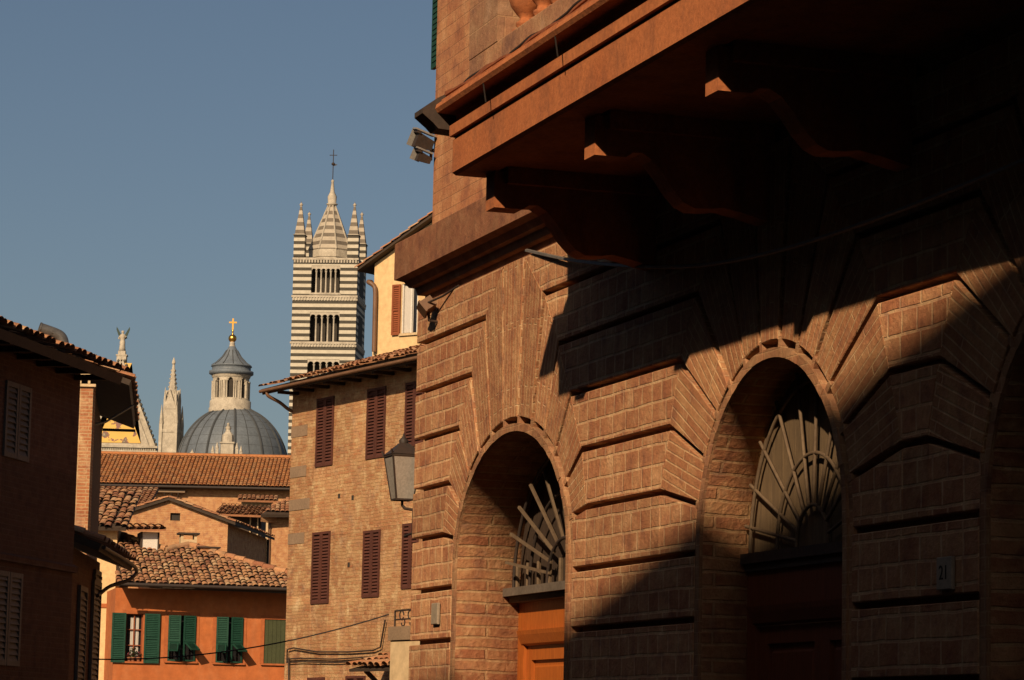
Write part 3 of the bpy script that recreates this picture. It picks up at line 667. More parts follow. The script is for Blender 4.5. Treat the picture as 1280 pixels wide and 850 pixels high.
# cables
def wire(name, pts, r, mat, label, cat='cable', n=5):
    q = MB(); q.tube(pts, r, n); o = q.build(name, mat); tag(o, label, cat); return o
def catmull(pts, n=6):
    pts = [Vector(p) for p in pts]; out = []
    for i in range(len(pts)-1):
        p0, p1, p2, p3 = pts[max(i-1, 0)], pts[i], pts[i+1], pts[min(i+2, len(pts)-1)]
        for k in range(n):
            t = k/n; out.append(0.5*((2*p1) + (p2-p0)*t + (2*p0-5*p1+4*p2-p3)*t*t + (3*p1-p0-3*p2+p3)*t**3))
    out.append(pts[-1]); return out
cpts = []
for px, py, d in ((658, 313, 0.01), (720, 326, 0.06), (800, 333, 0.10), (880, 331, 0.12), (980, 311, 0.14), (1090, 275, 0.16), (1190, 237, 0.18), (1300, 191, 0.2), (1420, 130, 0.2)):
    s_, z_ = P.loc(px, py, -d); cpts.append(pl(s_, d, z_))
wire('power_cable', catmull(cpts), 0.016, M['cable_grey'], 'black power cable sagging across the shaded palazzo wall')
for i, (dd, mat, lab) in enumerate(((1.625, 'cable_red', 'painted red cable lying lowest along the balcony moulding'), (1.585, 'cable_red', 'painted red cable running between the two others along the balcony moulding'), (1.545, 'cable', 'dark cable lying highest along the top of the balcony moulding'))):
    pts = []
    for j in range(80):
        s_ = B0-0.15 + 0.15*j; sag = 0.012*math.sin(j*0.83+2*i)+0.009*math.sin(j*0.31+i)
        pts.append(pl(s_, dd+0.006*math.sin(j*1.9+i), 6.515+0.040*i + sag*1.3))
    wire('balcony_cable', catmull(pts, 2), 0.014 if i < 2 else 0.011, M[mat], lab).__setitem__('group', 'cables along the balcony moulding')
q = MB()
for s_ in (4.3, 5.9): q.tube([pl(s_, 1.66, 6.49), pl(s_+0.03, 1.70, 6.40), pl(s_+0.02, 1.67, 6.24)], 0.006, 5)
tag(q.build('cable_tail', M['cable']), 'loose black cable ends hanging over the balcony moulding', 'cable')

# ================================================================== LEFT ROW
# --- A: dark brown house in the shade
A_ = Fac(101, 44, 78.9, 463)
ha = fthing(A_, 'shaded_house', 'dark brown brick house at the left edge with half-open shutters', 'house')
zA = 6.83
xA0 = -16.0
shA = [(A_.loc(7, 475, 0), A_.loc(34, 578, 0)), (A_.loc(-6, 712, 0), A_.loc(22, 833, 0))]
holesA = []
for (a, b_) in shA: holesA.append((a[0], b_[0], b_[1], a[1]))
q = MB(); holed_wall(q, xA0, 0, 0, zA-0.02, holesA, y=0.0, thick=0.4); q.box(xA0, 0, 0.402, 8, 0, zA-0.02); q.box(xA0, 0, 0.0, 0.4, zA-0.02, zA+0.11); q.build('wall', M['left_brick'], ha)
for (xa, xb, za, zb) in holesA:
    w = MB(); w.box(xa, xb, 0.2, 0.24, za, zb); wo = w.build('window', M['glass_dark'], ha)
    mid = (xa+xb)/2; s_ = MB()
    shutter(s_, xa, mid-0.01, za, zb, -0.03, 0.045, 0.085, 0.07, rails=0); shutter(s_, mid+0.01, xb, za, zb, -0.03, 0.045, 0.085, 0.07, rails=0); s_.build('shutter', M['shutter_grey'], ha)
x1, z1 = A_.loc(0, 693.5); x2, z2 = A_.loc(85, 711)
q = MB(); q.prismx([(-0.06, (z1+z2)/2-0.06), (-0.07, (z1+z2)/2+0.02), (0.0, (z1+z2)/2+0.06), (0.0, (z1+z2)/2-0.06)], xA0, 0.05); q.build('string_course', M['left_brick'], ha)
OV = 0.55
q = MB(); slab(q, (xA0, -OV, zA+0.06), (1, 0, 0), (0, 1, 0.33), -xA0+0.35, 5.5, 0.14)
for i in range(20): q.box(xA0+0.5+i*0.8, xA0+0.6+i*0.8, -OV+0.05, 0.0, zA-0.08, zA+0.0)
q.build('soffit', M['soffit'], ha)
q = MB(); tiles(q, (xA0, -OV-0.05, zA+0.09), (1, 0, 0), (0, 1, 0.33), -xA0+0.38, 5.6, 0.24, 0.36, seg=6)
q.build('roof', M['tile_near'], ha)
# metal vent cowl on the roof: a short elbow pipe
vw = at(77, 437, 44.3)
va = thing('vent_cowl', 'grey sheet-metal flue pipe bent over on the dark house roof', 'vent', (vw.x, vw.y, vw.z-0.17))
q = MB(); r_ = 0.092
q.tube(catmull([(0.02, 0, 0), (0.02, 0, 0.22), (-0.01, -0.01, 0.34), (-0.10, -0.03, 0.40), (-0.33, -0.10, 0.47)], 4), r_, 14, cap=False)
q.tube([(-0.315, -0.096, 0.4655), (-0.34, -0.103, 0.473)], r_*1.07, 14, cap=False); q.build('flue_pipe', M['steel'], va)
q = MB(); q.tube([(-0.16, -0.05, 0.418), (-0.13, -0.04, 0.41)], r_*0.97, 14); q.build('flue_mouth', M['shade'], va)
# --- B: narrow brick house behind with dentil cornice
B_ = Fac(116, 63, 0, 500)
hb = fthing(B_, 'narrow_brick_house', 'narrow sunlit patchy brick house squeezed behind the dark house', 'house')
zB = B_.z(117, 480)
zBe = 1.6 + (905-468)/3700*63
xB0 = -2.6
dirB = Vector((-0.113, 1, 0)).normalized()
q = MB(); q.box(xB0, 0, 0, 0.4, 0, zBe-0.1); q.build('wall', M['strip_brick'], hb)
q = MB(); b0v, b1v = Vector((0, 0.402, 0)), dirB*9; zz_ = Vector((0, 0, zBe-0.1)); pv = [Vector((xB0, 0.402, 0)), b0v-Vector((0.05, 0, 0)), b1v, Vector((xB0, 9, 0))]; q.hull8(pv, [p+zz_ for p in pv]); q.build('side_wall', M['left_brick'], hb)  # darker brick than the sunlit front: the side's shade is put into the colour
q = MB(); cz0 = B_.z(105, 480); cz1 = B_.z(105, 465)
for i in range(14):
    x = xB0+0.02+i*(0.06-xB0)/14
    if x+0.045 < 0.05: q.box(x, x+0.05, -0.07, -0.001, cz0, cz0+0.10)
q.box(xB0, 0.06, -0.06, -0.002, cz0-0.06, cz0-0.002); q.box(xB0, 0.10, -0.10, -0.002, cz0+0.101, cz1+0.1); q.build('dentil_cornice', M['cream_pale'], hb)
# white corner edge pipe, roof with deep soffit running away from us
nB = Vector((dirB.y, -dirB.x, 0)); 
q = MB(); E0 = nB*0.80 + Vector((0, 0, zBe)); slab(q, E0+dirB*-0.1, dirB, -nB + Vector((0, 0, 0.35)), 9.2, 5.0, 0.12); q.build('soffit', M['soffit'], hb)
q = MB(); tiles(q, E0+nB*0.06+Vector((0, 0, 0.03))+dirB*-0.15, dirB, -nB+Vector((0, 0, 0.35)), 9.3, 5.0, 0.24, 0.36, seg=6); q.build('roof', M['tile_near'], hb)
q = MB(); q.tube([E0+nB*0.0+dirB*9.12+Vector((0, 0, -0.16)), nB*0.0+dirB*9.12+Vector((0, 0, zBe-0.16))], 0.035, 6); 
q.tube([E0*1.0+dirB*4+Vector((0, 0, -0.1)), Vector((0.02, 2, zBe-0.7)), Vector((-0.55, -0.05, zBe-1.15))], 0.03, 6); q.build('gutter', M['iron'], hb)
# --- C: low shaded bay with a small tiled roof
C_ = Fac(84, 46, 92.0, 700)
hc = fthing(C_, 'low_bay', 'low dark bay with small tiled eave and shutters beside the cream house', 'house')
LC = 5.0; zC = 1.6 + (905-683)/3700*47.5
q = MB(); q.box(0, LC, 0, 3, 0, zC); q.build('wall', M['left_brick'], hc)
for (xa, xb, za, zb, mt) in ((1.6, 2.7, 1.9, 3.9, 'shutter_grey'), (3.7, 4.9, 2.0, 4.1, 'shutter_grey'), (3.8, 4.9, 4.2, zC-0.3, 'shutter_grey')):
    s_ = MB(); shutter(s_, xa, xb, za, zb, -0.06, 0.05, 0.09, 0.08, rails=0); s_.build('shutter', M[mt], hc)
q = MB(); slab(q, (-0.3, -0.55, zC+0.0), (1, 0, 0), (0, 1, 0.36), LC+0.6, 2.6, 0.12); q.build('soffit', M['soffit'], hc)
q = MB(); tiles(q, (-0.3, -0.58, zC+0.02), (1, 0, 0), (0, 1, 0.36), LC+0.6, 2.6, 0.24, 0.36, seg=6); q.build('roof', M['tile_near'], hc)
q = MB(); q.tube(catmull([(-0.2, -0.58, zC-0.05), (LC+0.3, -0.58, zC-0.05), (LC+0.3, -0.5, zC-0.25), (LC-0.1, -0.2, zC-0.40), (LC-0.4, -0.06, zC-0.55), (LC-0.8, -0.06, zC-0.6)], 4), 0.035, 6); q.build('gutter', M['iron'], hc)

# ================================================================== MIDDLE BRICK HOUSE
H = Fac(364, 60, -60.5, 560)
hm_ = fthing(H, 'brick_house', 'tall pale brick house with maroon louvred shutters left of the palazzo', 'house')
zE = H.z(364, 492); xr_ = 26.0
wins = [((397, 499), (416, 581)), ((460, 487), (481, 571)), ((508, 479), (529, 556)), ((391.5, 666), (411, 754)), ((455, 664), (474, 746)), ((504, 655), (522, 735)), ((385, 847), (404, 930)), ((433, 845), (455, 930))]
hol = []
for (a, b_) in wins:
    xa, za = H.loc(*a); xb, zb = H.loc(b_[0], b_[1]); hol.append((xa, xb, zb, za))
q = MB(); holed_wall(q, 0, xr_, 0, zE, hol, y=0, thick=0.4); q.box(0, xr_, 0.402, 9, 0, zE); q.box(0, xr_, 0.0, 0.4, zE, zE+0.13); q.build('wall', M['mid_brick'], hm_)
for (xa, xb, za, zb) in hol:
    s_ = MB(); md = (xa+xb)/2
    shutter(s_, xa+0.005, md-0.006, za, zb, -0.025, 0.05, 0.062, 0.05, rails=0); shutter(s_, md+0.006, xb-0.005, za, zb, -0.025, 0.05, 0.062, 0.05, rails=0)
    s_.box(xa-0.0, xb, 0.06, 0.10, za, zb); s_.build('shutter', M['maroon'], hm_)
for py in (590, 631, 673, 540):
    q = MB(); x, z = H.loc(366, py); q.box(-0.004, 0.75 if py != 631 else 0.95, -0.010, 0.1, z-0.12, z+0.10); q.build('quoin', M['quoin'], hm_)
ov = 0.52
q = MB(); slab(q, (-0.42, -ov, zE+0.08), (1, 0, 0), (0, 1, 0.31), xr_+0.42, 6, 0.12)
for i in range(30): q.box(0.2+i*0.7, 0.3+i*0.7, -ov+0.08, -0.001, zE-0.06, zE-0.0)
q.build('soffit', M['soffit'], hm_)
q = MB(); tiles(q, (-0.46, -ov-0.06, zE+0.10), (1, 0, 0), (0, 1, 0.31), xr_+0.46, 6.0, 0.17, 0.36, seg=6, amp=0.22); q.build('roof', M['tile_near'], hm_)
q = MB(); q.tube([(-0.4, -ov-0.03, zE+0.03), (xr_, -ov-0.03, zE+0.03)], 0.035, 8); q.tube(catmull([(-0.12, -ov, zE+0.02), (-0.11, -ov+0.02, zE-0.08), (-0.08, -0.25, zE-0.20), (-0.03, -0.06, zE-0.34), (0.02, 0.1, zE-0.40)], 4), 0.035, 8)
q.build('gutter', M['pipe'], hm_)
for px, py in ((441, 622), (424, 620), (436, 706)):
    x, z = H.loc(px, py); q = MB(); q.box(x-0.045, x+0.045, -0.006, 0.05, z-0.045, z+0.045); q.build('putlog_hole', M['shade'], hm_)
# pipes low on the wall
q = MB()
xa, za = H.loc(362, 809); xb, zb = H.loc(484, 805)
pp = [H.loc(362, 829), H.loc(362.5, 812), H.loc(370, 810), H.loc(400, 815), H.loc(440, 815), H.loc(470, 813), H.loc(479, 809), H.loc(485, 775)]
q.tube([(p[0], -0.06, p[1]) for p in pp], 0.016, 6)
pp = [H.loc(361, 824), H.loc(380, 823), H.loc(420, 824), H.loc(455, 822), H.loc(486, 820)]
q.tube([(p[0], -0.05, p[1]) for p in pp], 0.014, 6); q.tube([(p[0], -0.05, p[1]-0.07) for p in pp], 0.012, 6)
pp = [H.loc(361, 822), H.loc(361, 850), H.loc(361, 900)]; q.tube([(p[0]+0.1, -0.05, p[1]) for p in pp], 0.016, 6)
q.build('wall_pipes', M['iron'], hm_)
# tiled canopy at the foot
c0 = H.loc(436, 838, -0.9); c1 = H.loc(488, 838, -0.9)
cn = fthing(H, 'tiled_canopy', 'small tiled canopy over a dark opening low on the brick house', 'canopy')
cz = H.z(460, 836, -0.9)
q = MB(); slab(q, (c0[0], -0.9, cz), (1, 0, 0), (0, 1, 0.28), c1[0]-c0[0]+1.0, 0.9, 0.05); q.build('canopy_board', M['soffit'], cn)
q = MB(); tiles(q, (c0[0]-0.05, -0.95, cz+0.02), (1, 0, 0), (0, 1, 0.28), c1[0]-c0[0]+1.0, 0.95, 0.24, 0.36, seg=6); q.build('canopy_tiles', M['tile_near'], cn)
for dx in (0.5, c1[0]-c0[0]):
    q = MB(); q.tube([(c0[0]+dx, -0.8, cz-0.03), (c0[0]+dx, -0.02, cz-0.7)], 0.05, 4); q.build('strut', M['soffit'], cn)
# plaster pier with lintel near the palazzo
Q = Fac(487, 42, -60)
pr = fthing(Q, 'plaster_pier', 'stained plaster pier topped by a stone slab beside the palazzo corner', 'pier')
zl0 = Q.z(500, 800); zl1 = Q.z(500, 783)
q = MB(); q.box(0.03, 3, 0, 3, 0, zl0-0.003); q.build('pier_body', M['cream_pale'], pr); q = MB(); q.box(0, 3, -0.03, 3, zl0, zl1); q.build('slab', M['quoin'], pr)
q = MB(); 
def scr(cx, cz, r, a0, a1, n=12): return [(cx+r*math.cos(R_(a0+(a1-a0)*i/n)), 0.05, cz+r*math.sin(R_(a0+(a1-a0)*i/n))) for i in range(n+1)]
h_ = Q.z(500, 763)-zl1; q.tube([(0.05, 0.05, zl1), (0.05, 0.05, zl1+h_)], 0.014, 5); q.tube([(0.05, 0.05, zl1+h_), (1.2, 0.05, zl1+h_+0.02)], 0.014, 5); q.tube([(0.05, 0.05, zl1+h_*0.45), (1.2, 0.05, zl1+h_*0.5)], 0.012, 5)
for cx in (0.25, 0.5, 0.75, 1.0): q.tube(scr(cx, zl1+h_*0.72, 0.06, 0, 330), 0.010, 5); q.tube(scr(cx+0.05, zl1+h_*0.25, 0.05, 180, 500), 0.010, 5)
ib = q.build('iron_railing', M['iron']); ib.location = Q.o; ib.rotation_euler = (0, 0, Q.ang); tag(ib, 'black scrolled iron railing on the pier beside the palazzo corner', 'railing')
# small stone bracket head poking out left of the pier
# street cable
pts = []
a_ = at(115, 824, 50); b_ = at(486, 768, 49)
for i in range(17):
    t = i/16; p = a_.lerp(b_, t); p.z -= 0.42*4*t*(1-t)*0.5; pts.append(p)
wire('street_cable', pts, 0.012, M['cable'], 'thin black cable strung across the street before the orange house')

# ================================================================== CREAM HOUSE BEHIND
K = Fac(466.5, 84, -35, 400)
hk = fthing(K, 'cream_house', 'tall cream rendered house with rust red shutter above the brick house roof', 'house')
zk0 = K.z(464, 332); xk1 = K.x(560, 300)
p0 = K.loc(468, 330); p1 = K.loc(519, 293); sl_ = (p1[1]-p0[1])/(p1[0]-p0[0])
xs_, zs_ = K.loc(503, 355); xe_, ze_ = K.loc(516, 416)
q = MB(); ztop = lambda x: p0[1] + sl_*(x-p0[0])
xm = 9.0
wx0, wx1, wz0, wz1 = xs_, xe_+0.15, ze_, zs_
q.prism([(0, 0), (wx0, 0), (wx0, ztop(wx0)), (0, ztop(0))], 0, 0.35); q.prism([(wx1, 0), (xm, 0), (xm, ztop(xm)), (wx1, ztop(wx1))], 0, 0.35)
q.prism([(wx0, 0), (wx1, 0), (wx1, wz0), (wx0, wz0)], 0, 0.35); q.prism([(wx0, wz1), (wx1, wz1), (wx1, ztop(wx1)), (wx0, ztop(wx0))], 0, 0.35)
q.box(0, xm, 0.352, 9, 0, ztop(0)); q.build('wall', M['cream'], hk)
w = MB(); w.box(wx0, wx1, 0.12, 0.16, wz0, wz1); wo = w.build('window', M['glass_dark'], hk)
w = MB(); w.box(wx0+0.03, wx0+(wx1-wx0)*0.62, 0.09, 0.10, wz0+0.03, wz1-0.03); w.build('curtain', M['curtain'], wo)
w = MB(); w.box(wx0-0.01, wx0+0.04, 0.02, 0.118, wz0, wz1); w.box(wx1-0.04, wx1, 0.02, 0.118, wz0, wz1); w.box((wx0+wx1)/2, (wx0+wx1)/2+0.05, 0.05, 0.118, wz0, wz1); w.build('frame', M['white'], wo)
w = MB(); w.box(wx0-0.05, wx1+0.05, -0.06, 0.1, wz0-0.07, wz0-0.002); w.build('sill', M['cream_pale'], hk)
s_ = MB(); xl, _ = K.loc(491.5, 386); T = Matrix.Translation((wx0, -0.03, 0)) @ Matrix.Rotation(R_(4), 4, 'Z') @ Matrix.Translation((-wx0, 0.03, 0))
shutter(s_, xl, wx0-0.02, K.z(497, 419), K.z(497, 356), -0.06, 0.04, 0.06, 0.06, rails=1, T=T); s_.build('shutter', M['rust'], hk)
q = MB(); ue = Vector((1, 0, sl_)).normalized(); 
q.hull8([Vector((-0.45, -0.25, ztop(-0.45)+0.02)), Vector((xm, -0.25, ztop(xm)+0.02)), Vector((xm, 9, ztop(xm)+0.02)), Vector((-0.45, 9, ztop(-0.45)+0.02))], [Vector((-0.45, -0.25, ztop(-0.45)+0.09)), Vector((xm, -0.25, ztop(xm)+0.09)), Vector((xm, 9, ztop(xm)+0.09)), Vector((-0.45, 9, ztop(-0.45)+0.09))]); q.build('verge', M['soffit'], hk)
q = MB(); tiles(q, (-0.5, -0.30, ztop(-0.5)+0.10), (0, 1, 0), (1, 0, sl_), 9.2, xm/math.cos(math.atan(sl_)), 0.24, 0.36); q.build('roof', M['tile_near'], hk)
q = MB(); dp = [K.loc(456, 351), K.loc(463, 353), K.loc(469, 357), K.loc(471.5, 365), K.loc(471, 395), K.loc(470, 440)]
q.tube(catmull([(dp[0][0], 0.3, dp[0][1])] + [(p[0], -0.09, p[1]) for p in dp[1:]], 5), 0.07, 8); q.build('downpipe', M['pipe'], hk)

# ================================================================== ORANGE HOUSE
O = Fac(143, 100, 13.0, 780)
ho_ = fthing(O, 'orange_house', 'orange rendered house with green shutters and old tiled roof', 'house')
xo1 = O.x(372, 780); zo = O.z(250, 738)
ow = [((158, 767), (177, 827)), ((211, 769), (243, 827)), ((271, 771), (302, 829)), ((331, 774), (360, 830))]
oh = []
for (a, b_) in ow:
    xa, za = O.loc(*a); xb, zb = O.loc(*b_); oh.append((xa, xb, zb, za))
q = MB(); holed_wall(q, 0, xo1, 0, zo, oh, y=0, thick=0.35); q.box(0, xo1, 0.352, 10, 0, zo); q.build('wall', M['orange'], ho_)
for i, (xa, xb, za, zb) in enumerate(oh):
    # raised surround
    f = MB(); t_ = 0.13
    f.box(xa-t_, xa-0.001, -0.015, 0.05, za, zb+t_); f.box(xb+0.001, xb+t_, -0.015, 0.05, za, zb+t_); f.box(xa, xb, -0.0145, 0.05, zb, zb+t_); f.build('window_surround', M['orange_dk'], ho_)
    w = MB(); w.box(xa, xb, 0.20, 0.22, za, zb); wo = w.build('window', M['glass_dark'], ho_)
    if i == 0:
        c_ = MB()
        for k in range(8): c_.box(xa+0.30*(xb-xa)+k*0.035, xa+0.30*(xb-xa)+k*0.035+0.034, 0.165+0.01*(k % 2), 0.18+0.01*(k % 2), za+0.05, zb-0.1)
        c_.build('curtain', M['curtain'], wo)
        f = MB(); mw = (xa+xb)/2
        for (p, r_) in ((xa, xa+0.04), (mw-0.02, mw+0.02), (xb-0.04, xb)): f.box(p, r_, 0.10, 0.15, za, zb)
        for z in (za, za+(zb-za)*0.33, za+(zb-za)*0.66, zb-0.04): f.box(xa+0.04, xb-0.04, 0.105, 0.145, z, z+0.03)
        f.build('frame', M['rust'], wo)
        for (h0, h1) in ((O.x(139, 800), xa-0.01), (xb+0.05, O.x(199, 800))):
            s_ = MB(); shutter(s_, h0, h1, za-0.05, zb+0.02, -0.09, 0.045, 0.06, 0.06, rails=1); s_.build('shutter', M['green'], ho_)
    elif i < 3:
        md = (xa+xb)/2; zm = za + (zb-za)*0.42
        for j, (h0, h1, an) in enumerate(((xa, md-0.045, 60), (md+0.03, xb, 66))):
            s_ = MB()
            Tl = Matrix.Translation((h0 if j == 0 else h1, -0.05, 0)) @ Matrix.Rotation(R_(-10 if j == 0 else 16), 4, 'Z') @ Matrix.Translation((-(h0 if j == 0 else h1), 0.05, 0))
            shutter(s_, h0, h1, zm+0.01, zb, -0.07, 0.045, 0.06, 0.05, rails=0, T=Tl)
            s_.box(h0, h0+0.045, -0.072, -0.03, za, zm, T=Tl); s_.box(h1-0.045, h1, -0.072, -0.03, za, zm, T=Tl); s_.box(h0+0.045, h1-0.045, -0.071, -0.03, za, za+0.05, T=Tl)
            so1 = s_.build('shutter', M['green'], ho_)
            fl_ = MB(); Tf = Tl @ Matrix.Translation((0, -0.07, zm)) @ Matrix.Rotation(R_(-an), 4, 'X') @ Matrix.Translation((0, 0.07, -zm))
            shutter(fl_, h0+0.047, h1-0.047, za+0.055, zm, -0.07, 0.04, 0.06, 0.04, rails=0, T=Tf); fl_.build('flap', M['green'], so1)
    else:
        s_ = MB(); nb = 6
        for k in range(nb): s_.box(xa+(xb-xa)*k/nb+0.004, xa+(xb-xa)*(k+1)/nb-0.004, 0.02, 0.05, za, zb)
        s_.build('shutter', M['green_olive'], ho_)
    l_ = MB(); l_.box(xa-0.10, xb+0.10, -0.08, 0.1, za-0.06, za-0.003); l_.build('sill', M['orange_dk'], ho_)
# roof: one visible slope with a broken, sagging outline
ovh = 1.15; pitch = 0.36; zr = zo+0.10
n_ = Vector((0, -pitch, 1)).normalized(); p0_ = Vector((0, -ovh, zr))
rp = [O.hit(px, py, p0_, n_) for px, py in ((146, 727), (372, 737), (372, 721), (330, 710), (236, 683), (208, 689), (166, 676), (148, 669))]
q = MB(); poly_slab(q, [p-n_*0.02 for p in rp], n_, 0.14); q.build('roof_deck', M['soffit'], ho_)
def inpoly(x, y, poly):
    r = False; n = len(poly)
    for i in range(n):
        (x1, y1), (x2, y2) = poly[i], poly[(i+1) % n]
        if (y1 > y) != (y2 > y) and x < (x2-x1)*(y-y1)/(y2-y1)+x1: r = not r
    return r
uu = Vector((0, 1, pitch)).normalized(); x00 = min(p.x for p in rp)
flat = [(p.x-x00, (p-p0_).dot(uu)) for p in rp]
q = MB(); tiles(q, (x00, -ovh-0.05, zr+0.0), (1, 0, 0), uu, max(f[0] for f in flat), max(f[1] for f in flat), 0.185, 0.32, clip=lambda a, b: inpoly(a, b, flat) or (b < 0.3 and a > 0), seg=5, jit=2.0)
# ridge tiles along the upper outline
for i0, i1 in ((2, 3), (3, 4), (4, 5), (5, 6), (6, 7)):
    a, b_ = rp[i0], rp[i1]; L = (b_-a).length; nn_ = max(1, int(L/0.38))
    for k in range(nn_):
        pa, pb = a.lerp(b_, k/nn_), a.lerp(b_, (k+1.1)/nn_); q.tube([pa+Vector((0, 0, 0.05+random.uniform(0, .03))), pb+Vector((0, 0, 0.05))], [0.13, 0.11], 7)
q.build('roof', M['tile_red'], ho_)
# walls rising behind the slope so that the roof is a volume
q = MB(); top_ = [p for p in rp[2:]]; q.hull8([p-Vector((0, 0, 0.15)) for p in top_]+[], [Vector((p.x, p.y, zo-0.3)) for p in top_]); q.build('attic_wall', M['gable_brick'], ho_)
q = MB(); q.tube([(-0.05, -ovh-0.10, zr-0.03), (xo1, -ovh-0.10, zr-0.03)], 0.065, 8); q.build('gutter', M['iron'], ho_)
# white dormer box
def depth_on_roof(px, py): return O.hit(px, py, p0_, n_)
dp_ = depth_on_roof(187, 688); w_ = O.loc(196, 688, dp_.y)[0]-O.loc(177, 688, dp_.y)[0]; zt_ = O.loc(187, 665, dp_.y)[1]
dm = thing('dormer', 'white panelled dormer box standing on the orange house roof', 'dormer', O.o+O.e*dp_.x+O.i*dp_.y, O.ang)
q = MB(); q.box(-w_/2, w_/2, 0, 1.2, dp_.z-0.1, zt_); q.build('front_panel', M['white'], dm)
q = MB(); q.box(-w_/2-0.06, -w_/2-0.002, -0.03, 1.2, dp_.z-0.1, zt_); q.box(w_/2+0.002, w_/2+0.06, -0.03, 1.2, dp_.z-0.1, zt_); q.build('side_boards', M['soffit'], dm)
q = MB(); q.hull8([Vector(p) for p in ((-w_/2-0.5, -0.35, zt_-0.03), (w_/2+0.25, -0.35, zt_+0.03), (w_/2+0.25, 1.3, zt_+0.25), (-w_/2-0.5, 1.3, zt_+0.19))], [Vector(p) for p in ((-w_/2-0.5, -0.35, zt_+0.03), (w_/2+0.25, -0.35, zt_+0.09), (w_/2+0.25, 1.3, zt_+0.31), (-w_/2-0.5, 1.3, zt_+0.25))]); 
tiles(q, (-w_/2-0.5, -0.38, zt_+0.06), (1, 0, 0.02), (0, 1, 0.13), w_+0.75, 1.5, 0.22, 0.36); q.build('dormer_roof', M['tile_near'], dm)
# chimney
cpn = depth_on_roof(237, 686); ch_ = thing('chimney', 'squat plastered chimney under a stone slab on the orange house roof', 'chimney', O.o+O.e*cpn.x+O.i*(cpn.y+0.3), O.ang, 'chimneys on the orange house')
w_ = 0.28; zt_ = O.loc(237, 668, cpn.y+0.3)[1]
q = MB(); q.box(-w_, w_, 0, 0.5, cpn.z-0.6, zt_-0.18); 
for x in (-w_, w_-0.09): q.box(x, x+0.09, 0, 0.5, zt_-0.18, zt_)
q.build('chimney_stack', M['cream_pale'], ch_); q = MB(); q.box(-w_-0.09, w_+0.09, -0.1, 0.6, zt_, zt_+0.06); q.build('cap_slab', M['dark_stone'], ch_)
# low brick chimney block beside it
cpn = depth_on_roof(265, 697); ch2 = thing('chimney', 'low wide brick chimney with flat cover lower on the orange house roof', 'chimney', O.o+O.e*cpn.x+O.i*(cpn.y+0.5), O.ang, 'chimneys on the orange house')
zt_ = O.loc(262, 685, cpn.y+0.5)[1]
q = MB(); q.box(-0.35, 0.25, 0, 0.5, cpn.z-0.5, zt_); q.build('chimney_stack', M['gable_brick'], ch2); q = MB(); q.box(-0.45, 0.35, -0.08, 0.58, zt_+0.001, zt_+0.05); q.build('cap_slab', M['dark_stone'], ch2)
# flower pots on the first sill
def flowerpot(px, n, col, label, h):
    x, z = O.loc(px, 826, 0.02); zs = oh[0][2]
    t_ = thing('flower_pot', label, 'potted plant', O.o+O.e*x+O.i*0.0+Vector((0, 0, zs)), O.ang, 'flower pots on the window sill')
    q = MB(); q.lathe([(0.05, 0), (0.075, 0.11), (0.085, 0.115), (0.085, 0.14), (0.07, 0.14)], (0, 0, 0), 10); q.build('pot', M['clay'], t_)
    q = MB(); f = MB()
    for k in range(n):
        a = random.uniform(0, 6.28); r = random.uniform(0, 0.11); zz = 0.14+random.uniform(0, h); c = Vector((r*math.cos(a), r*math.sin(a)*0.7, zz)); d = Vector((random.uniform(-1, 1), random.uniform(-1, .3), random.uniform(0, 1))).normalized()*0.05
        e2 = d.cross(Vector((0, 0, 1))).normalized()*0.02
        (f if (col and random.random() < 0.35) else q).face([c-d, c+e2, c+d, c-e2])
    q.build('leaves', M['leaf'], t_)
    if f.f: f.build('blossom', M['flower'], t_)
flowerpot(161.5, 60, True, 'pink flower pot leftmost on the open window sill of the orange house', 0.16)
flowerpot(166, 110, False, 'leafy green pot plant in the middle of the open orange house window', 0.30)
flowerpot(173, 70, True, 'pink flower pot at the right end of the open orange house window', 0.18)

# ================================================================== CREAM NARROW HOUSE + ITS TILES
N_ = Fac(100, 103, 0)
hn = fthing(N_, 'narrow_cream_house', 'narrow pale cream house wall left of the orange house', 'house')
xn = N_.x(143.5, 750); zn = N_.z(130, 662)
q = MB(); q.box(0, xn, 0, 8, 0, zn); q.build('wall', M['cream'], hn)
q = MB(); z_ = N_.z(130, 757); q.box(0, xn+0.01, -0.04, -0.001, z_-0.07, z_+0.07); q.build('string_course', M['orange_dk'], hn)
q = MB(); slab(q, (-0.2, -0.5, zn+0.05), (1, 0, 0), (0, 1, 0.4), xn+0.55, 4.2, 0.12); q.build('roof_deck', M['soffit'], hn)
q = MB(); tiles(q, (-0.2, -0.55, zn+0.08), (1, 0, 0), (0, 1, 0.4), xn+0.60, 4.2, 0.22, 0.34, jit=3.0, seg=5); q.build('roof', M['tile_red'], hn)

# ================================================================== GABLED BRICK HOUSE
G_ = Fac(150, 125, 8)
hg = fthing(G_, 'gabled_brick_house', 'orange brick gabled house with one small square window in its gable', 'house')
a0 = G_.loc(150, 645); ap = G_.loc(212, 625.5); a1 = G_.loc(285, 653)
gx0 = -2.0; s1_ = (ap[1]-a0[1])/(ap[0]-a0[0]); s2_ = (a1[1]-ap[1])/(a1[0]-ap[0])
zl_ = ap[1]+s1_*(gx0-ap[0])
wx0, wz1 = G_.loc(213, 641); wx1, wz0 = G_.loc(225, 651)
top = lambda x: ap[1] + (s1_ if x < ap[0] else s2_)*(x-ap[0])
q = MB(); q.prism([(gx0, 0), (wx0, 0), (wx0, top(wx0)), (ap[0], ap[1]), (gx0, zl_)] if wx0 > ap[0] else [(gx0, 0), (wx0, 0), (wx0, top(wx0)), (gx0, zl_)], 0, 0.3)
q.prism([(wx1, 0), (a1[0], 0), (a1[0], a1[1]), (wx1, top(wx1))], 0, 0.3)
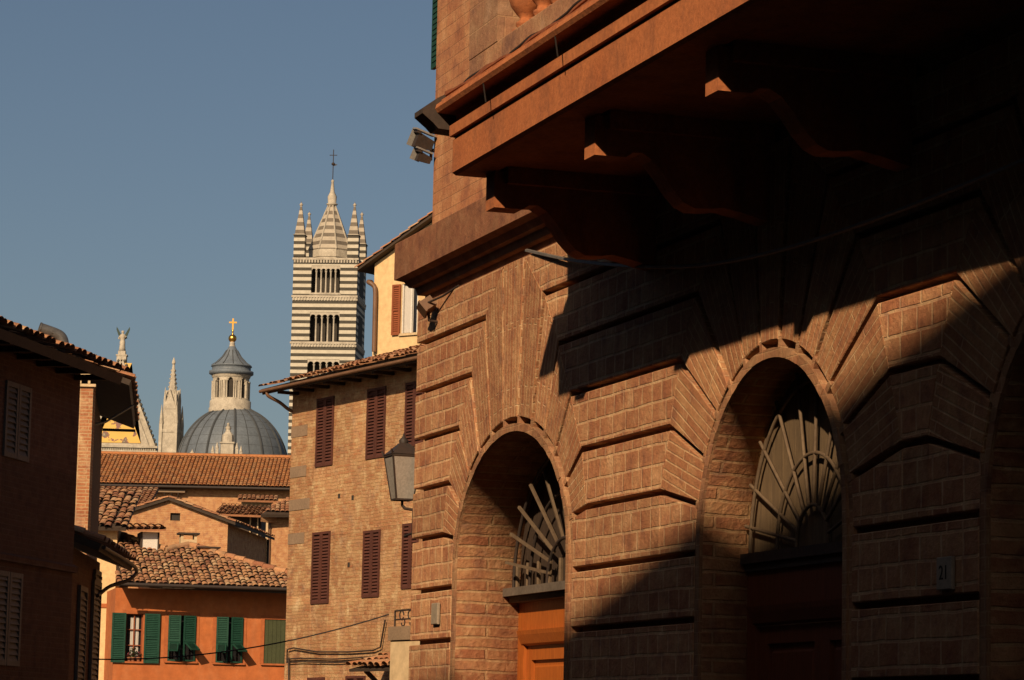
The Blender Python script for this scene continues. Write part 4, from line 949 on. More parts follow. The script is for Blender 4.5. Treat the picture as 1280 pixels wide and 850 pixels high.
q.prism([(wx0, 0), (wx1, 0), (wx1, wz0), (wx0, wz0)], 0, 0.3); q.prism([(wx0, wz1), (wx1, wz1), (wx1, top(wx1)), (wx0, top(wx0))], 0, 0.3)
# right side wall receding: direction found from its far edge
far = 9.0
sd = G_.hit(333, 690, Vector((0, far, 0)), Vector((0, 1, 0)))
sx_ = (sd.x-a1[0])/far
q.hull8([Vector((a1[0], 0.302, 0)), Vector((a1[0]+sx_*far, far, 0)), Vector((gx0, far, 0)), Vector((gx0, 0.302, 0))], [Vector((a1[0], 0.302, a1[1]-0.05)), Vector((a1[0]+sx_*far, far, a1[1]-0.05)), Vector((gx0, far, a1[1]-0.05)), Vector((gx0, 0.302, a1[1]-0.05))])
q.build('wall', M['gable_brick'], hg)
w = MB(); w.box(wx0, wx1, 0.12, 0.15, wz0, wz1); w.build('window', M['shade'], hg)
q = MB(); dv = Vector((sx_, 1, 0)).normalized()
eR = Vector((a1[0], 0, a1[1]))+Vector((0.35, 0, 0.35*s2_)); eL = Vector((gx0, 0, zl_)); rd = Vector((ap[0], 0, ap[1]))
for (a, b_) in ((rd, eR), (eL, rd)):
    qq = [a-dv*0.2, b_-dv*0.2, b_+dv*9.3, a+dv*9.3]; q.hull8(qq, [p+Vector((0, 0, 0.12)) for p in qq])
q.build('roof_deck', M['soffit'], hg)
q = MB(); up_ = (rd-eR); tiles(q, eR-dv*0.25+Vector((0, 0, 0.13)), dv, up_, 9.5, up_.length, 0.24, 0.38, seg=4)
up_ = (rd-eL); tiles(q, eL-dv*0.25+Vector((0, 0, 0.13)), dv, up_, 9.5, up_.length, 0.24, 0.38, seg=4); q.build('roof', M['tile_near'], hg)
q = MB()
for t_ in (2.4, 5.6): 
    p = Vector((a1[0], 0, 0))+Vector((sx_, 1, 0))*t_; q.hull8([p+Vector((0.012, 0, a1[1]-3.6)), p+Vector((sx_*0.8+0.012, 0.8, a1[1]-3.6)), p+Vector((sx_*0.8+0.012, 0.8, a1[1]-2.3)), p+Vector((0.012, 0, a1[1]-2.3))], [p+Vector((-0.1, 0, a1[1]-3.6)), p+Vector((sx_*0.8-0.1, 0.8, a1[1]-3.6)), p+Vector((sx_*0.8-0.1, 0.8, a1[1]-2.3)), p+Vector((-0.1, 0, a1[1]-2.3))])
q.build('side_shutter', M['shutter_grey'], hg)
q = MB(); p = Vector((a1[0], 0, 0))+Vector((sx_, 1, 0))*8.9+Vector((0.08, 0, 0)); q.tube([p, p+Vector((0, 0, a1[1]-0.1))], 0.06, 6); q.build('downpipe', M['iron'], hg)

# ================================================================== RIGHT SMALL BRICK HOUSE
J = Fac(328, 150, 4)
hj = fthing(J, 'low_brick_house', 'low orange brick house with hipped tiles between the gabled house and brick house', 'house')
zj = J.z(345, 644); q = MB(); xj = J.x(390, 680); q.box(0.1, xj, 0, 8, 0, zj); q.build('wall', M['gable_brick'], hj)
nJ = Vector((0, -0.42, 1)).normalized(); pJ = Vector((0, -0.5, zj+0.1))
rp = [J.hit(px, py, pJ, nJ) for px, py in ((326, 643), (392, 643), (392, 622), (362, 624), (350, 627))]
q = MB(); poly_slab(q, rp, nJ, 0.15); q.build('roof_deck', M['soffit'], hj)
uu2 = Vector((0, 1, 0.42)).normalized(); x00b = min(p.x for p in rp); flat2 = [(p.x-x00b, (p-pJ).dot(uu2)) for p in rp]
q = MB(); tiles(q, (x00b, -0.52, zj+0.12), (1, 0, 0), uu2, max(f[0] for f in flat2), max(f[1] for f in flat2), 0.24, 0.38, clip=lambda a, b: inpoly(a, b, flat2)); q.build('roof', M['tile_near'], hj)
q = MB(); q.hull8([p-Vector((0, 0, 0.2)) for p in rp[2:]]+[rp[0]-Vector((0, 0, .2))], [Vector((p.x, p.y, zj-0.4)) for p in rp[2:]]+[Vector((rp[0].x, rp[0].y, zj-.4))]); q.build('attic_wall', M['gable_brick'], hj)
q = MB(); q.tube([(0.2, -0.06, 0), (0.2, -0.06, zj)], 0.06, 6); q.tube([(-0.1, -0.55, zj+0.02), (xj, -0.55, zj+0.02)], 0.06, 6); q.build('downpipe', M['pipe'], hj)
# lean-to with cream wall and dark shed behind it
Jn = Fac(296, 172, 3)
hl = fthing(Jn, 'roof_terrace_hut', 'little cream hut with tiled lean-to roof below the long roof', 'hut')
zt_ = Jn.z(318, 627); zb_ = Jn.z(318, 640); xw = Jn.x(341, 630)
q = MB(); q.box(0, xw, 0, 4, 0, zt_); q.build('wall', M['cream_pale'], hl)
q = MB(); q.box(0.2, 0.72, -0.05, 0.0, zt_-0.9, zt_-0.25); q.build('window', M['shade'], hl)
q = MB(); slab(q, (-0.2, -0.6, zt_+0.02), (1, 0, 0), (0, 1, 0.30), xw+0.5, 1.3, 0.1); tiles(q, (-0.2, -0.62, zt_+0.04), (1, 0, 0), (0, 1, 0.30), xw+0.5, 1.3, 0.24, 0.38); q.build('roof', M['tile_near'], hl)
Js = Fac(270, 160, 0)
hs_ = fthing(Js, 'timber_shed', 'dark open shed with sagging tiled cover right of the gabled house', 'shed')
zt_ = Js.z(300, 642); xw = Js.x(327, 650)
q = MB(); q.box(0, xw, 0, 3, 0, zt_); q.build('wall', M['soffit'], hs_)
q = MB(); q.box(xw*0.72, xw*0.75, -0.2, -0.001, 0, zt_); q.box(xw*0.9, xw*0.93, -0.2, -0.001, 0, zt_); q.build('post', M['cream_pale'], hs_)
q = MB(); slab(q, (-0.2, -0.9, zt_-0.1), (1, 0, -0.02), (0, 1, 0.2), xw+0.5, 4, 0.1); tiles(q, (-0.2, -0.92, zt_-0.08), (1, 0, -0.02), (0, 1, 0.2), xw+0.5, 4, 0.24, 0.38, jit=3); q.build('roof', M['tile_near'], hs_)
# tiled roof left of the gable
Jl = Fac(100, 140, 0)
hq = fthing(Jl, 'low_tiled_house', 'low house of which only a streaked tiled roof shows left of the gable', 'house')
xw = Jl.x(178, 630); zt_ = Jl.z(140, 646)
q = MB(); q.box(0, xw-0.3, 0, 7, 0, zt_); q.build('wall', M['gable_brick'], hq)
q = MB(); sl2 = Vector((0.0, 1, 0.30)).normalized(); slab(q, (-0.3, -0.5, zt_+0.05), (1, 0, 0), sl2, xw+0.4, 6.2, 0.12); q.build('roof_deck', M['soffit'], hq)
q = MB(); tiles(q, (-0.3, -0.55, zt_+0.07), (1, 0, 0), sl2, xw+0.45, 6.2, 0.26, 0.40, seg=5); q.build('roof', M['tile_near'], hq)

# ================================================================== LONG ROOF BUILDING
Lg = Fac(90, 200, 0.4)
hL = fthing(Lg, 'long_roof_house', 'long brick building under a wide orange tiled roof below the cathedral', 'building')
zLe = Lg.z(250, 611); xL = Lg.x(400, 600)
q = MB(); q.box(0, xL, 0, 14, 0, zLe); q.build('wall', M['gable_brick'], hL)
nL = Vector((0, -0.40, 1)).normalized(); pL = Vector((0, -0.7, zLe+0.12)); uL = Vector((0, 1, 0.40)).normalized()
tp = Lg.hit(250, 571, pL, nL); LL = (tp-pL).dot(uL)
q = MB(); slab(q, (-0.5, -0.7, zLe+0.12), (1, 0, 0), uL, xL+1, LL, 0.2); q.build('roof_deck', M['soffit'], hL)
q = MB(); tiles(q, (-0.5, -0.75, zLe+0.16), (1, 0, 0), uL, xL+1, LL, 0.27, 0.42, seg=4, jit=0.8)
q.tube([(-0.5, tp.y, tp.z+0.1), (xL+0.5, tp.y, tp.z+0.1)], 0.16, 6); q.build('roof', M['tile_far'], hL)
q = MB(); q.hull8([Vector((0, tp.y, tp.z-0.1)), Vector((xL, tp.y, tp.z-0.1)), Vector((xL, tp.y*0.3, zLe-0.1)), Vector((0, tp.y*0.3, zLe-0.1))], [Vector((0, tp.y+6, zLe)), Vector((xL, tp.y+6, zLe)), Vector((xL, tp.y+5.9, zLe-0.1)), Vector((0, tp.y+5.9, zLe-0.1))]); q.build('rear_slope', M['tile_far'], hL)
q = MB(); q.tube([(-0.5, -0.8, zLe+0.05), (xL+0.5, -0.8, zLe+0.05)], 0.09, 6); q.build('gutter', M['iron'], hL)
# grey stone band and loggia of struts at the left
xb1 = Lg.x(232, 617); q = MB(); z_ = Lg.z(180, 612); z2_ = Lg.z(180, 626)
q.box(0, xb1, -0.5, -0.002, z_-0.18, z_); q.build('stone_band', M['quoin'], hL)
q = MB()
for px in (140, 147, 153, 177, 184, 191, 208, 215, 221):
    x, z = Lg.loc(px, 620, -0.3); q.tube([(x, -0.05, z2_), (x+random.uniform(-.15, .15), -0.45, z_-0.18)], 0.05, 5)
q.build('strut', M['soffit'], hL)

# ================================================================== CATHEDRAL
DT = 380.0; PXM = DT/F_PX
Tw = Fac(366.8, DT, -4.9, 330)
tw = fthing(Tw, 'bell_tower', 'black and white striped marble bell tower with a pyramid spire', 'bell tower')
TW = Tw.x(447, 330)
tz = lambda py, px=410, y=0: Tw.z(px, py, y)
op = [(Tw.x(389, 350), Tw.x(425, 350), tz(366), tz(332)), (Tw.x(387, 410), Tw.x(424, 410), tz(428), tz(390)), (Tw.x(384, 460), Tw.x(424, 460), tz(490), tz(449))]
ztop_ = tz(326)
sides = ((0, 0), (90, 1), (180, 2), (270, 3))
wl = MB()
holed_wall(wl, 0, TW, 0, ztop_, op, y=0, thick=0.8)
holed_wall(wl, -TW+0.802, -0.802, 0, ztop_, [(-TW+(TW-(b)) , -TW+(TW-(a)), c, d) for a, b, c, d in [] ], y=0, thick=0.8) if False else None
wl.box(0, 0.8, 0.802, TW-0.802, 0, ztop_); wl.box(TW-0.8, TW, 0.802, TW-0.802, 0, ztop_); wl.box(0, TW, TW-0.8, TW, 0, ztop_)
wl.box(0.802, TW-0.802, 0.9, TW-0.9, ztop_-0.3, ztop_-0.002)
wl.build('shaft', M['stripe'], tw)
inn = MB(); inn.box(0.9, TW-0.9, 1.6, TW-1.0, tz(492), ztop_-0.4); inn.build('belfry_core', M['shade'], tw)
for k, (xa, xb, za, zb) in enumerate(op):
    nl = 6 if k == 0 else 5
    w = MB(); sp_ = (xb-xa)/nl
    for i in range(1, nl): w.lathe([(0.16, 0), (0.16, 0.15), (0.12, 0.2), (0.11, zb-za-0.9), (0.14, zb-za-0.85), (0.2, zb-za-0.62)], (xa+i*sp_, 0.3, za), 8)
    for i in range(nl):
        c = xa+(i+0.5)*sp_; r = sp_/2-0.05; zc = zb-0.62+0.0
        pts = [(c-sp_/2, zb), (c-sp_/2, zb-0.62)] + [(c-r*math.cos(math.pi*j/8), zc+r*0.9*math.sin(math.pi*j/8)) for j in range(9)] + [(c+sp_/2, zb-0.62), (c+sp_/2, zb)]
        w.prism(pts, 0.05, 0.5)
    w.box(xa-0.15, xb+0.15, -0.10, 0.05, za-0.25, za-0.002)
    w.build('window_arcade', M['marble_w'], tw)
    # side face openings as flat dark sheets, inner shade put into the colour
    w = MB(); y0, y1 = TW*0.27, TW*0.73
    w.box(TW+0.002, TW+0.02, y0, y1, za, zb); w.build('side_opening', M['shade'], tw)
for py in (327, 374, 432):
    w = MB(); z_ = tz(py); n_d = 22
    w.box(-0.12, TW+0.12, -0.12, TW+0.12, z_+0.22, z_+0.50)
    for i in range(n_d):
        x = TW*(i+0.2)/n_d; w.box(x, x+TW/n_d*0.55, -0.10, -0.001, z_-0.15, z_+0.218)
        w.box(TW+0.001, TW+0.10, x, x+TW/n_d*0.55, z_-0.15, z_+0.218)
    w.build('corbel_table', M['marble_w'], tw)
c_ = TW/2
w = MB(); z0 = ztop_+0.3; z1 = tz(315, 410, c_); zs = tz(256, 416, c_); Rr8 = TW*0.335
w.lathe([(Rr8, z0), (Rr8, z0+(z1-z0)*0.35), (Rr8*1.04, z0+(z1-z0)*0.36), (Rr8*1.04, z1)], (c_, c_, 0), 8, a0=R_(22.5), sm=False); w.build('octagon_drum', M['marble_w'], tw)
w = MB(); w.lathe([(Rr8*1.05, z1), (0.42, zs)], (c_, c_, 0), 8, a0=R_(22.5), sm=False); sp = w.build('spire', M['stripe_spire'], tw)
w = MB()
for k in range(8):
    t = R_(22.5+45*k); w.tube([(c_+Rr8*1.06*math.cos(t), c_+Rr8*1.06*math.sin(t), z1), (c_+0.44*math.cos(t), c_+0.44*math.sin(t), zs)], 0.10, 5)
w.build('spire_rib', M['marble_w'], sp)
w = MB(); w.lathe([(0.45, zs-0.2), (0.75, zs), (0.75, zs+0.12), (0.55, zs+0.2), (0.62, tz(246, 416, c_)), (0.30, tz(240, 416, c_)), (0.16, tz(228, 416, c_)), (0.22, tz(226, 416, c_)), (0.0, tz(224, 416, c_))], (c_, c_, 0), 10); w.build('finial', M['marble_w'], sp)
w = MB(); zq = tz(224, 416, c_); zx = tz(187, 417, c_); w.tube([(c_, c_, zq-0.1), (c_, c_, zx)], 0.055, 6); zc = tz(194, 417, c_)
w.tube([(c_-0.5, c_, zc), (c_+0.5, c_, zc)], 0.05, 6); zb_ = tz(205, 417, c_); w.lathe([(0.0, -0.24), (0.2, -0.14), (0.24, 0), (0.2, 0.14), (0, 0.24)], (c_, c_, zb_), 8); w.face([(c_, c_, zb_+0.1), (c_+0.6, c_+0.02, zb_-0.1), (c_+0.1, c_-0.02, zb_-0.3)]); w.build('cross', M['iron'], tw)
for (x, y, tp_px, tp_py) in ((0.68, 0.68, 377, 254), (TW-0.68, 0.68, 441, 254), (0.68, TW-0.68, 0, 0), (TW-0.68, TW-0.68, 0, 0)):
    zt1 = tz(294, 377, 0.7); zt2 = tz(257, 377, 0.7); h = 0.72
    w = MB(); w.box(x-h, x+h, y-h, y+h, ztop_+0.502, zt1); w.box(x-h-0.08, x+h+0.08, y-h-0.08, y+h+0.08, zt1-0.12, zt1); w.build('pinnacle', M['stripe'], tw)
    w = MB(); w.lathe([(h*1.28, zt1+0.002), (0.13, zt2)], (x, y, 0), 4, a0=R_(45), sm=False); w.lathe([(0.1, zt2-0.1), (0.22, zt2+0.05), (0.22, zt2+0.2), (0.08, zt2+0.3), (0.0, zt2+0.6)], (x, y, 0), 8); w.build('pinnacle_spire', M['stripe_spire'], tw)
# ---- dome
DD = 395.0
dc = at(290, 590, DD); dm_ = thing('cathedral_dome', 'grey ribbed lead cathedral dome topped by a white lantern', 'dome', (dc.x, dc.y, 0))
u = DD/F_PX; zc = dc.z
def zd(py): return at(287, py, DD).z
a_, b_ = 70*u, 82*u
prof = [(a_*math.cos(R_(t)), zc+b_*math.sin(R_(t))) for t in range(-6, 76, 3)]
w = MB(); NS = 48
vs = []; rows = len(prof)
for i in range(rows-1):
    for k in range(NS):
        t0, t1 = 2*math.pi*k/NS, 2*math.pi*(k+1)/NS; (r0, z0), (r1, z1) = prof[i], prof[i+1]
        pass
w.lathe([(a_, 0)] + prof, (0, 0, 0), NS, sm=True); ds = w.build('dome_shell', M['lead'], dm_)
w = MB()
for k in range(24):
    t = 2*math.pi*(k+0.5)/24; big = k % 2 == 0
    w.tube([((r+0.02)*math.cos(t), (r+0.02)*math.sin(t), z) for r, z in prof], 0.17 if big else 0.05, 5)
w.build('dome_rib', M['lead_dark'], ds)
w = MB()
for i in range(3, rows, 3):
    r, z = prof[i]; w.lathe([(r+0.005, z-0.025), (r+0.02, z), (r, z+0.025)], (0, 0, 0), 48)
w.build('sheet_seam', M['lead_dark'], ds)
lx = (285-290)*u
la = MB(); L = lambda r, py: (r*u, zd(py))
la.lathe([L(27, 516), L(27, 511), L(26, 510), L(26, 502), L(24.5, 501), L(24.5, 499)], (lx, 0, 0), 24); la.build('lantern_base', M['marble_w'], dm_)
la = MB(); la.lathe([L(20, 500), L(20, 470)], (lx, 0, 0), 24); la.build('lantern_core', M['shade'], dm_)
la = MB()
za_, zb2 = zd(500), zd(471); rr = 23.0*u
for k in range(8):
    t = R_(45*k-90+4); 
    for dt in (-11, -17, 11, 17): la.lathe([(0.13, za_), (0.10, za_+0.1), (0.10, zb2-0.9), (0.15, zb2-0.7)], (lx+rr*1.03*math.cos(t+R_(dt)), rr*1.03*math.sin(t+R_(dt)), 0), 7)
    # solid pier between openings and arched head over each opening
    for d0, d1 in ((10, 22.5), (-22.5, -10)):
        pts = []
        for dd in (d0, d1):
            for r in (rr*0.84, rr): pts.append((lx+r*math.cos(t+R_(dd)), r*math.sin(t+R_(dd))))
        q4 = [pts[0], pts[1], pts[3], pts[2]]; la.hull8([Vector((x, y, za_)) for x, y in q4], [Vector((x, y, zb2)) for x, y in q4])
    n8 = 8
    for j in range(n8):
        b0_, b1_ = -10+20*j/n8, -10+20*(j+1)/n8; bm_ = (b0_+b1_)/2; zz = zb2-1.15+0.85*math.sqrt(max(0, 1-(bm_/10)**2))
        q4 = [(lx+r*math.cos(t+R_(b)), r*math.sin(t+R_(b))) for r, b in ((rr*0.86, b0_), (rr*0.99, b0_), (rr*0.99, b1_), (rr*0.86, b1_))]
        la.hull8([Vector((x, y, zz)) for x, y in q4], [Vector((x, y, zb2)) for x, y in q4])
la.lathe([L(23.5, 473), L(24.5, 471), L(25, 469)], (lx, 0, 0), 24); la.build('lantern_arcade', M['marble_w'], dm_)
la = MB(); la.lathe([L(24, 470), L(28, 468), L(28, 464.5), L(24.5, 464), L(24.5, 459), L(26, 458.5), L(25, 457), L(19, 453), L(12, 446), L(7, 438), L(4, 433)], (lx, 0, 0), 24); la.build('lantern_roof', M['lead'], dm_)
la = MB()
for k in range(12):
    t = R_(30*k+10); la.tube([((lx+r*u*math.cos(t)), r*u*math.sin(t), zd(py)) for r, py in ((25.2, 457), (19.2, 453), (12.2, 446), (7.2, 438))], 0.07, 4)
la.build('lantern_roof_rib', M['lead_dark'], dm_)
la = MB(); la.lathe([L(4.4, 434), L(3.0, 430), L(3.6, 429), L(2.4, 427)], (lx, 0, 0), 12); la.build('lantern_neck', M['marble_w'], dm_)
la = MB(); zb_ = zd(423); r5 = 5.2*u; la.lathe([(r5*math.sin(R_(t)), zb_-r5*math.cos(R_(t))) for t in range(0, 181, 15)], (lx, 0, 0), 16); la.lathe([L(1.4, 418), L(0.9, 415), L(1.6, 413), L(0.8, 412)], (lx, 0, 0), 8)
z1, z2 = zd(413), zd(398); la.box(lx-0.11, lx+0.11, -0.08, 0.08, z1, z2); zc_ = zd(403); la.box(lx-0.52, lx-0.112, -0.08, 0.08, zc_-0.11, zc_+0.11); la.box(lx+0.112, lx+0.52, -0.08, 0.08, zc_-0.11, zc_+0.11); 
la.build('ball_and_cross', M['gold'], dm_)
# ---- white turrets in front of the dome
def turret(px, py0, py1, Y, hw, label, sides_=True):
    c = at(px, py1, Y); u_ = Y/F_PX; t_ = thing('stone_turret', label, 'turret', (c.x, c.y, 0))
    z = lambda py: at(px, py, Y).z
    w = MB(); h = hw*u_
    w.box(-h, h, -h, h, 0, z(py1-22)); w.box(-h*1.15, h*1.15, -h*1.15, h*1.15, z(py1-22), z(py1-20)); w.lathe([(h*1.0, z(py1-20)), (h*0.9, z(py1-31)), (h*0.45, z(py1-35)), (h*0.35, z(py1-38))], (0, 0, 0), 8, sm=False); w.lathe([(h*0.35, z(py1-38)), (h*0.5, z(py1-40)), (h*0.15, z(py1-44)), (h*0.3, z(py0+2)), (0, z(py0))], (0, 0, 0), 8)
    w.build('turret_body', M['marble_w'], t_)
    for dx in (-1.55, 1.55, -2.2, 2.2):
        w = MB(); k = z(py1-14) if abs(dx) < 2 else z(py1-10); w.box(dx*h-h*0.22, dx*h+h*0.22, -h*1.2, -h*0.8, 0, k); w.lathe([(h*0.3, k), (h*0.08, k+6*u_), (0, k+8*u_)], (dx*h, -h, 0), 6); w.build('side_pinnacle', M['marble_w'], t_)
turret(284, 528, 575, 370, 8.0, 'white stone turret standing before the cathedral dome')
c = at(240, 572, 368); t_ = thing('stone_finial', 'tiny white finial above the long roof left of the dome turret', 'finial', (c.x, c.y, 0)); w = MB(); w.lathe([(0.3, 0), (0.3, c.z-0.3), (0.38, c.z-0.2), (0.2, c.z), (0.33, c.z+0.35), (0.3, c.z+0.6), (0.1, c.z+0.8), (0.0, c.z+1.1)], (0, 0, 0), 10); w.build('finial_body', M['marble_w'], t_)
# ---- facade gable
FY = 400.0; u = FY/F_PX
Fg = Fac(152, FY, 0, 455)
fg = fthing(Fg, 'cathedral_gable', 'white marble cathedral gable with gold mosaic and crocketed edges', 'gable')
zb0 = Fg.z(152, 558); ap_z = Fg.z(152, 449); hw = 47*u
w = MB(); w.box(-hw*1.02, hw*1.02, 0, 3, 0, zb0-10*u); w.prism([(-hw, zb0), (hw, zb0), (0.3, ap_z), (-0.3, ap_z)], 0.12, 2.0); w.box(-hw*1.0, hw*1.0, 0.1, 2.6, zb0-10*u, zb0-0.002); w.build('wall', M['marble_w'], fg)
ip = inset([(-hw, zb0), (hw, zb0), (0.3, ap_z), (-0.3, ap_z)], [0.5, 1.75, 0.5, 1.75])
w = MB(); w.prism(ip, 0.04, 0.118); w.build('mosaic', M['mosaic'], fg)
w = MB()
for sd in (-1, 1):
    for (off, wd, yy) in ((0.0, 0.30, -0.25), (0.85, 0.22, -0.15)):
        a = Vector((sd*(hw-off*1.0), zb0, 0)); b__ = Vector((sd*0.15, ap_z-off*2.2, 0)); d = (b__-a).normalized(); nn2 = Vector((-d.y, d.x, 0))*sd
        pts = [a, a+nn2*wd, b__+nn2*wd, b__]; w.prism([(p.x, p.y) for p in pts], yy, 0.5)
w.build('raking_cornice', M['marble_w'], fg)
w = MB(); w.lathe([(0.0, -0.22), (0.17, -0.12), (0.20, 0.05), (0.10, 0.2), (0, 0.3)], (0, 0, 0), 6); cr = w.build('crocket', M['marble_d'], fg); first = True
for sd in (1, -1):
    a = Vector((sd*(hw), 0, zb0)); b__ = Vector((sd*0.2, 0, ap_z))
    for k in range(20):
        if not first: cr = cr.copy(); S.collection.objects.link(cr); cr.parent = fg
        first = False; cr.location = a.lerp(b__, (k+0.5)/20)+Vector((sd*0.12, 0, 0.05))
w = MB()
for (za, zb, y0) in ((zb0-1.5*u, zb0+1.2*u, -0.35), (zb0-6.5*u, zb0-4.8*u, -0.25), (zb0-10*u, zb0-8*u, -0.3)): w.box(-hw*1.05, hw*1.05, y0, 0.098, za, zb)
for i in range(34):
    x = -hw+2*hw*(i+0.3)/34; w.box(x, x+0.16, -0.18, 0.097, zb0-4.7*u, zb0-2.4*u); w.lathe([(0.0, zb0-9.5*u), (0.12, zb0-8.2*u), (0.12, zb0-7.4*u), (0, zb0-6.8*u)], (x+0.1, -0.1, 0), 6)
w.build('cornice', M['marble_w'], fg)
w = MB(); zp0, zp1 = Fg.z(150, 462), Fg.z(150, 438)
w.box(-0.95, 0.75, 0.1, 1.6, ap_z-3, zp0+0.3); w.box(-0.75, 0.55, 0.25, 1.45, zp0+0.302, zp1-0.7); w.box(-0.85, 0.65, 0.2, 1.5, zp1-0.7, zp1-0.5); w.box(-0.6, 0.4, 0.35, 1.3, zp1-0.5, zp1); w.build('pedestal', M['marble_w'], fg)
# angel on the pedestal
an = thing('angel_statue', 'white winged angel statue standing on the tip of the cathedral gable', 'statue', Fg.o + Vector((-0.1, 0.85, zp1)))
w = MB(); hz = (Fg.z(151, 412)-zp1)
body = [(0.0, 0), (0.46, 0.02), (0.40, 0.5), (0.36, 1.0), (0.38, 1.4), (0.31, 1.75), (0.40, 2.1), (0.42, 2.35), (0.28, 2.55), (0.12, 2.62), (0.12, 2.70), (0.19, 2.80), (0.21, 2.95), (0.16, 3.10), (0.0, 3.16)]
sc_ = hz/3.16; w.lathe([(r*sc_*1.15, z*sc_) for r, z in body], (0, 0, 0), 12)
w.tube([(-0.40*sc_, -0.05, 2.3*sc_), (-0.58*sc_, -0.2, 1.9*sc_), (-0.40*sc_, -0.4, 1.75*sc_)], [0.13*sc_, 0.11*sc_, 0.07*sc_], 6); w.tube([(0.40*sc_, -0.05, 2.3*sc_), (0.62*sc_, -0.15, 2.0*sc_), (0.55*sc_, -0.4, 2.2*sc_)], [0.13*sc_, 0.11*sc_, 0.07*sc_], 6)
w.build('body', M['marble_w'], an)
for sd in (-1, 1):
    w = MB(); pts = [(0.15, 1.7), (0.45, 1.9), (0.75, 2.6), (1.02, 3.35), (0.98, 3.75), (0.75, 3.4), (0.45, 2.85), (0.2, 2.5)]
    w.prism([(sd*x*sc_, z*sc_) for x, z in pts], 0.18, 0.27); w.build('wing', M['angel_wing'], an)
# ---- tall pinnacle beside the gable
c = at(213, 570, 396); u = 396/F_PX; pn = thing('cathedral_pinnacle', 'tall carved marble pinnacle tapering to a spire right of the gable', 'pinnacle', (c.x, c.y, 0), R_(-14))
z = lambda py: at(213, py, 396).z
w = MB(); h = 10.0*u
w.box(-h, h, -h, h, 0, z(540)); w.box(-h*1.08, h*1.08, -h*1.08, h*1.08, z(541), z(537)); w.box(-h*0.88, h*0.88, -h*0.88, h*0.88, z(537), z(512)); w.build('pinnacle_shaft', M['marble_w'], pn)
w = MB()
for x, y in ((-1, -1), (1, -1), (1, 1), (-1, 1)):
    w.box(x*h-0.22, x*h+0.22, y*h-0.22, y*h+0.22, z(570), z(530)); w.lathe([(0.3, z(530)), (0.22, z(522)), (0.06, z(508)), (0, z(506))], (x*h, y*h, 0), 6)
    w.box(x*h*0.72-0.15, x*h*0.72+0.15, y*h*0.72-0.15, y*h*0.72+0.15, z(515), z(500)); w.lathe([(0.2, z(500)), (0.05, z(486)), (0, z(484))], (x*h*0.72, y*h*0.72, 0), 6)
for k, (x, y) in enumerate(((0, -1), (1, 0), (0, 1), (-1, 0))):
    rot = Matrix.Rotation(math.atan2(y, x)+R_(90), 4, 'Z'); 
    a = [(-h*0.85, z(512)), (h*0.85, z(512)), (0, z(488))]; w.hull8([rot @ Vector((p[0], -h*0.92, p[1])) for p in a], [rot @ Vector((p[0], -h*0.6, p[1])) for p in a])
    b2 = [(-h*0.3, z(565)), (h*0.3, z(565)), (h*0.3, z(548)), (0, z(544)), (-h*0.3, z(548))]
w.build('corner_spirelet', M['marble_w'], pn)
w = MB(); w.lathe([(h*0.78, z(512)), (h*0.62, z(495)), (h*0.42, z(478)), (h*0.22, z(462)), (h*0.14, z(456)), (h*0.24, z(454)), (h*0.2, z(451)), (0, z(446))], (0, 0, 0), 8, sm=False)
for k in range(4):
    for j in range(9):
        t = R_(45+90*k); py = 505-j*5.2; r = h*(0.80-0.066*j); w.lathe([(0, -0.16), (0.13, 0), (0, 0.2)], (r*math.cos(t), r*math.sin(t), z(py)), 5)
w.build('pinnacle_spire', M['marble_w'], pn)

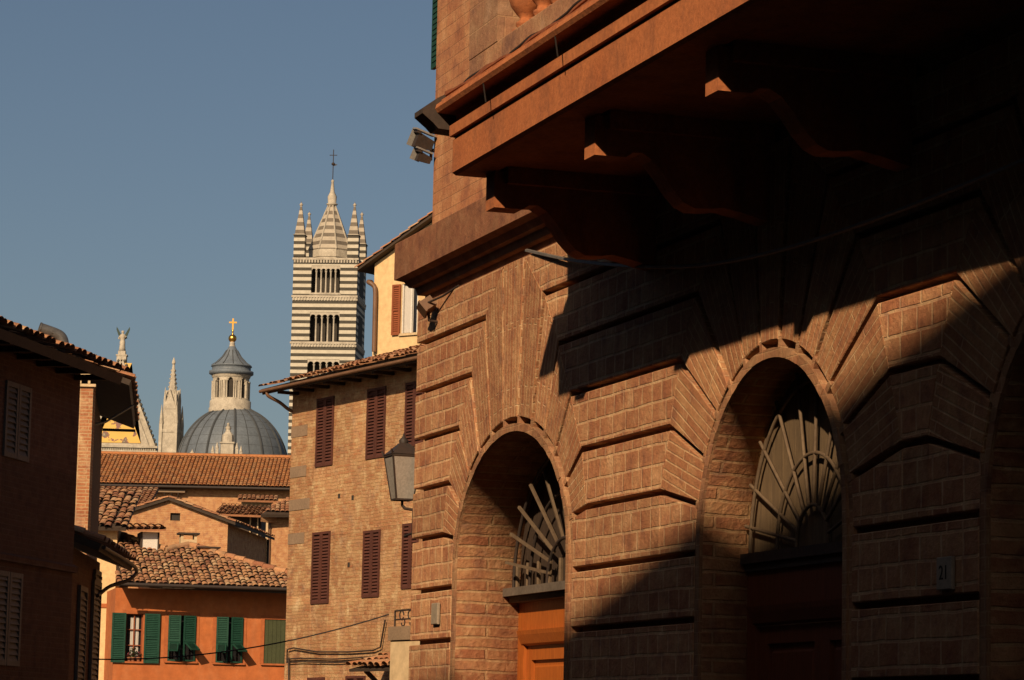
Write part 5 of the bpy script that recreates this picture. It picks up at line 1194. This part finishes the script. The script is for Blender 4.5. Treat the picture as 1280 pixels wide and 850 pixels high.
# ================================================================== HOUSE OPPOSITE THE PALAZZO (out of the frame, casts the low shade)
Q2 = thing('opposite_house', 'tall gabled plaster house across the street from the palazzo', 'house', PO, PA)
dO = -13.7
q = MB(); sg = 0.25
gp = [(13.3, 0), (43, 0), (43, 14.2), (28.6, 17.75), (18.4, 15.10), (13.3, 14.50)]  # left eave raised to keep the unseen street ground in shade
q.prism(gp, dO-9.0, dO); q.build('wall', M['cream_pale'], Q2)
q = MB()
for (a, b_) in (((18.3, 15.13), (28.6, 17.80)), ((13.1, 14.50), (18.28, 15.12)), ((28.6, 17.80), (43.3, 14.12))):
    q.prism([a, b_, (b_[0], b_[1]+0.14), (a[0], a[1]+0.14)], dO-9.3, dO+0.02)
q.build('roof', M['tile_near'], Q2)
for x in (18, 22, 26, 30, 34, 38):
    for zz in (4.5, 8.0, 11.2):
        w = MB(); w.box(x-0.5, x+0.5, dO+0.002, dO+0.03, zz, zz+1.6); w.build('window', M['glass_dark'], Q2)

def sky_blocker_house(name, label, x0, x1, y0, y1, h, face, mat):  # unseen houses added to cut sky fill and ground bounce
    cx, cy = (x0+x1)/2, (y0+y1)/2; t_ = thing(name, label, 'house', (cx, cy, 0), 0, 'unseen houses added to block sky light around the photographer'); w2, d2 = (x1-x0)/2, (y1-y0)/2
    q = MB(); q.box(-w2, w2, -d2, d2, 0, h); q.build('wall', mat, t_)
    q = MB(); q.prism([(-w2-0.6, h+0.002), (w2+0.6, h+0.002), (0, h+0.002+w2*0.33)], -d2-0.4, d2+0.4); q.build('roof', M['tile_near'], t_)
    L = d2 if face in 'ew' else w2
    for k in range(max(1, int(L*2/3.2))):
        p = -L+1.6+k*3.2
        for z in (1.2, 4.8, 8.2):
            if z+1.7 > h-0.6: continue
            w = MB()
            if face == 'e': w.box(w2+0.002, w2+0.04, p-0.5, p+0.5, z, z+1.7)
            elif face == 'w': w.box(-w2-0.04, -w2-0.002, p-0.5, p+0.5, z, z+1.7)
            else: w.box(p-0.5, p+0.5, d2+0.002, d2+0.04, z, z+1.7)
            w.build('window', M['maroon'], t_)
    return t_
sky_blocker_house('sky_blocker_house', 'unseen brown brick house added next to the dark house on the left street side', -19, -9.2, 18.2, 27.2, 12.5, 'e', M['left_brick'])
sky_blocker_house('sky_blocker_house', 'unseen plaster house added between the brown brick house and tall gabled house', -19, -9.4, 9.0, 18.0, 12.0, 'e', M['cream_pale'])
sky_blocker_house('sky_blocker_house', 'unseen brick house added to block sky light behind the photographer, left of the lane', -9, 1.0, -24, -15, 12.5, 'n', M['left_brick'])
sky_blocker_house('sky_blocker_house', 'unseen orange rendered house added to block sky light behind the photographer', 1.2, 12, -24, -15.5, 13.0, 'n', M['orange_dk'])
sky_blocker_house('sky_blocker_house', 'unseen tall brick house added on the palazzo side of the street, behind the photographer', 9.2, 18, -15, 8.0, 13.0, 'w', M['left_brick'])
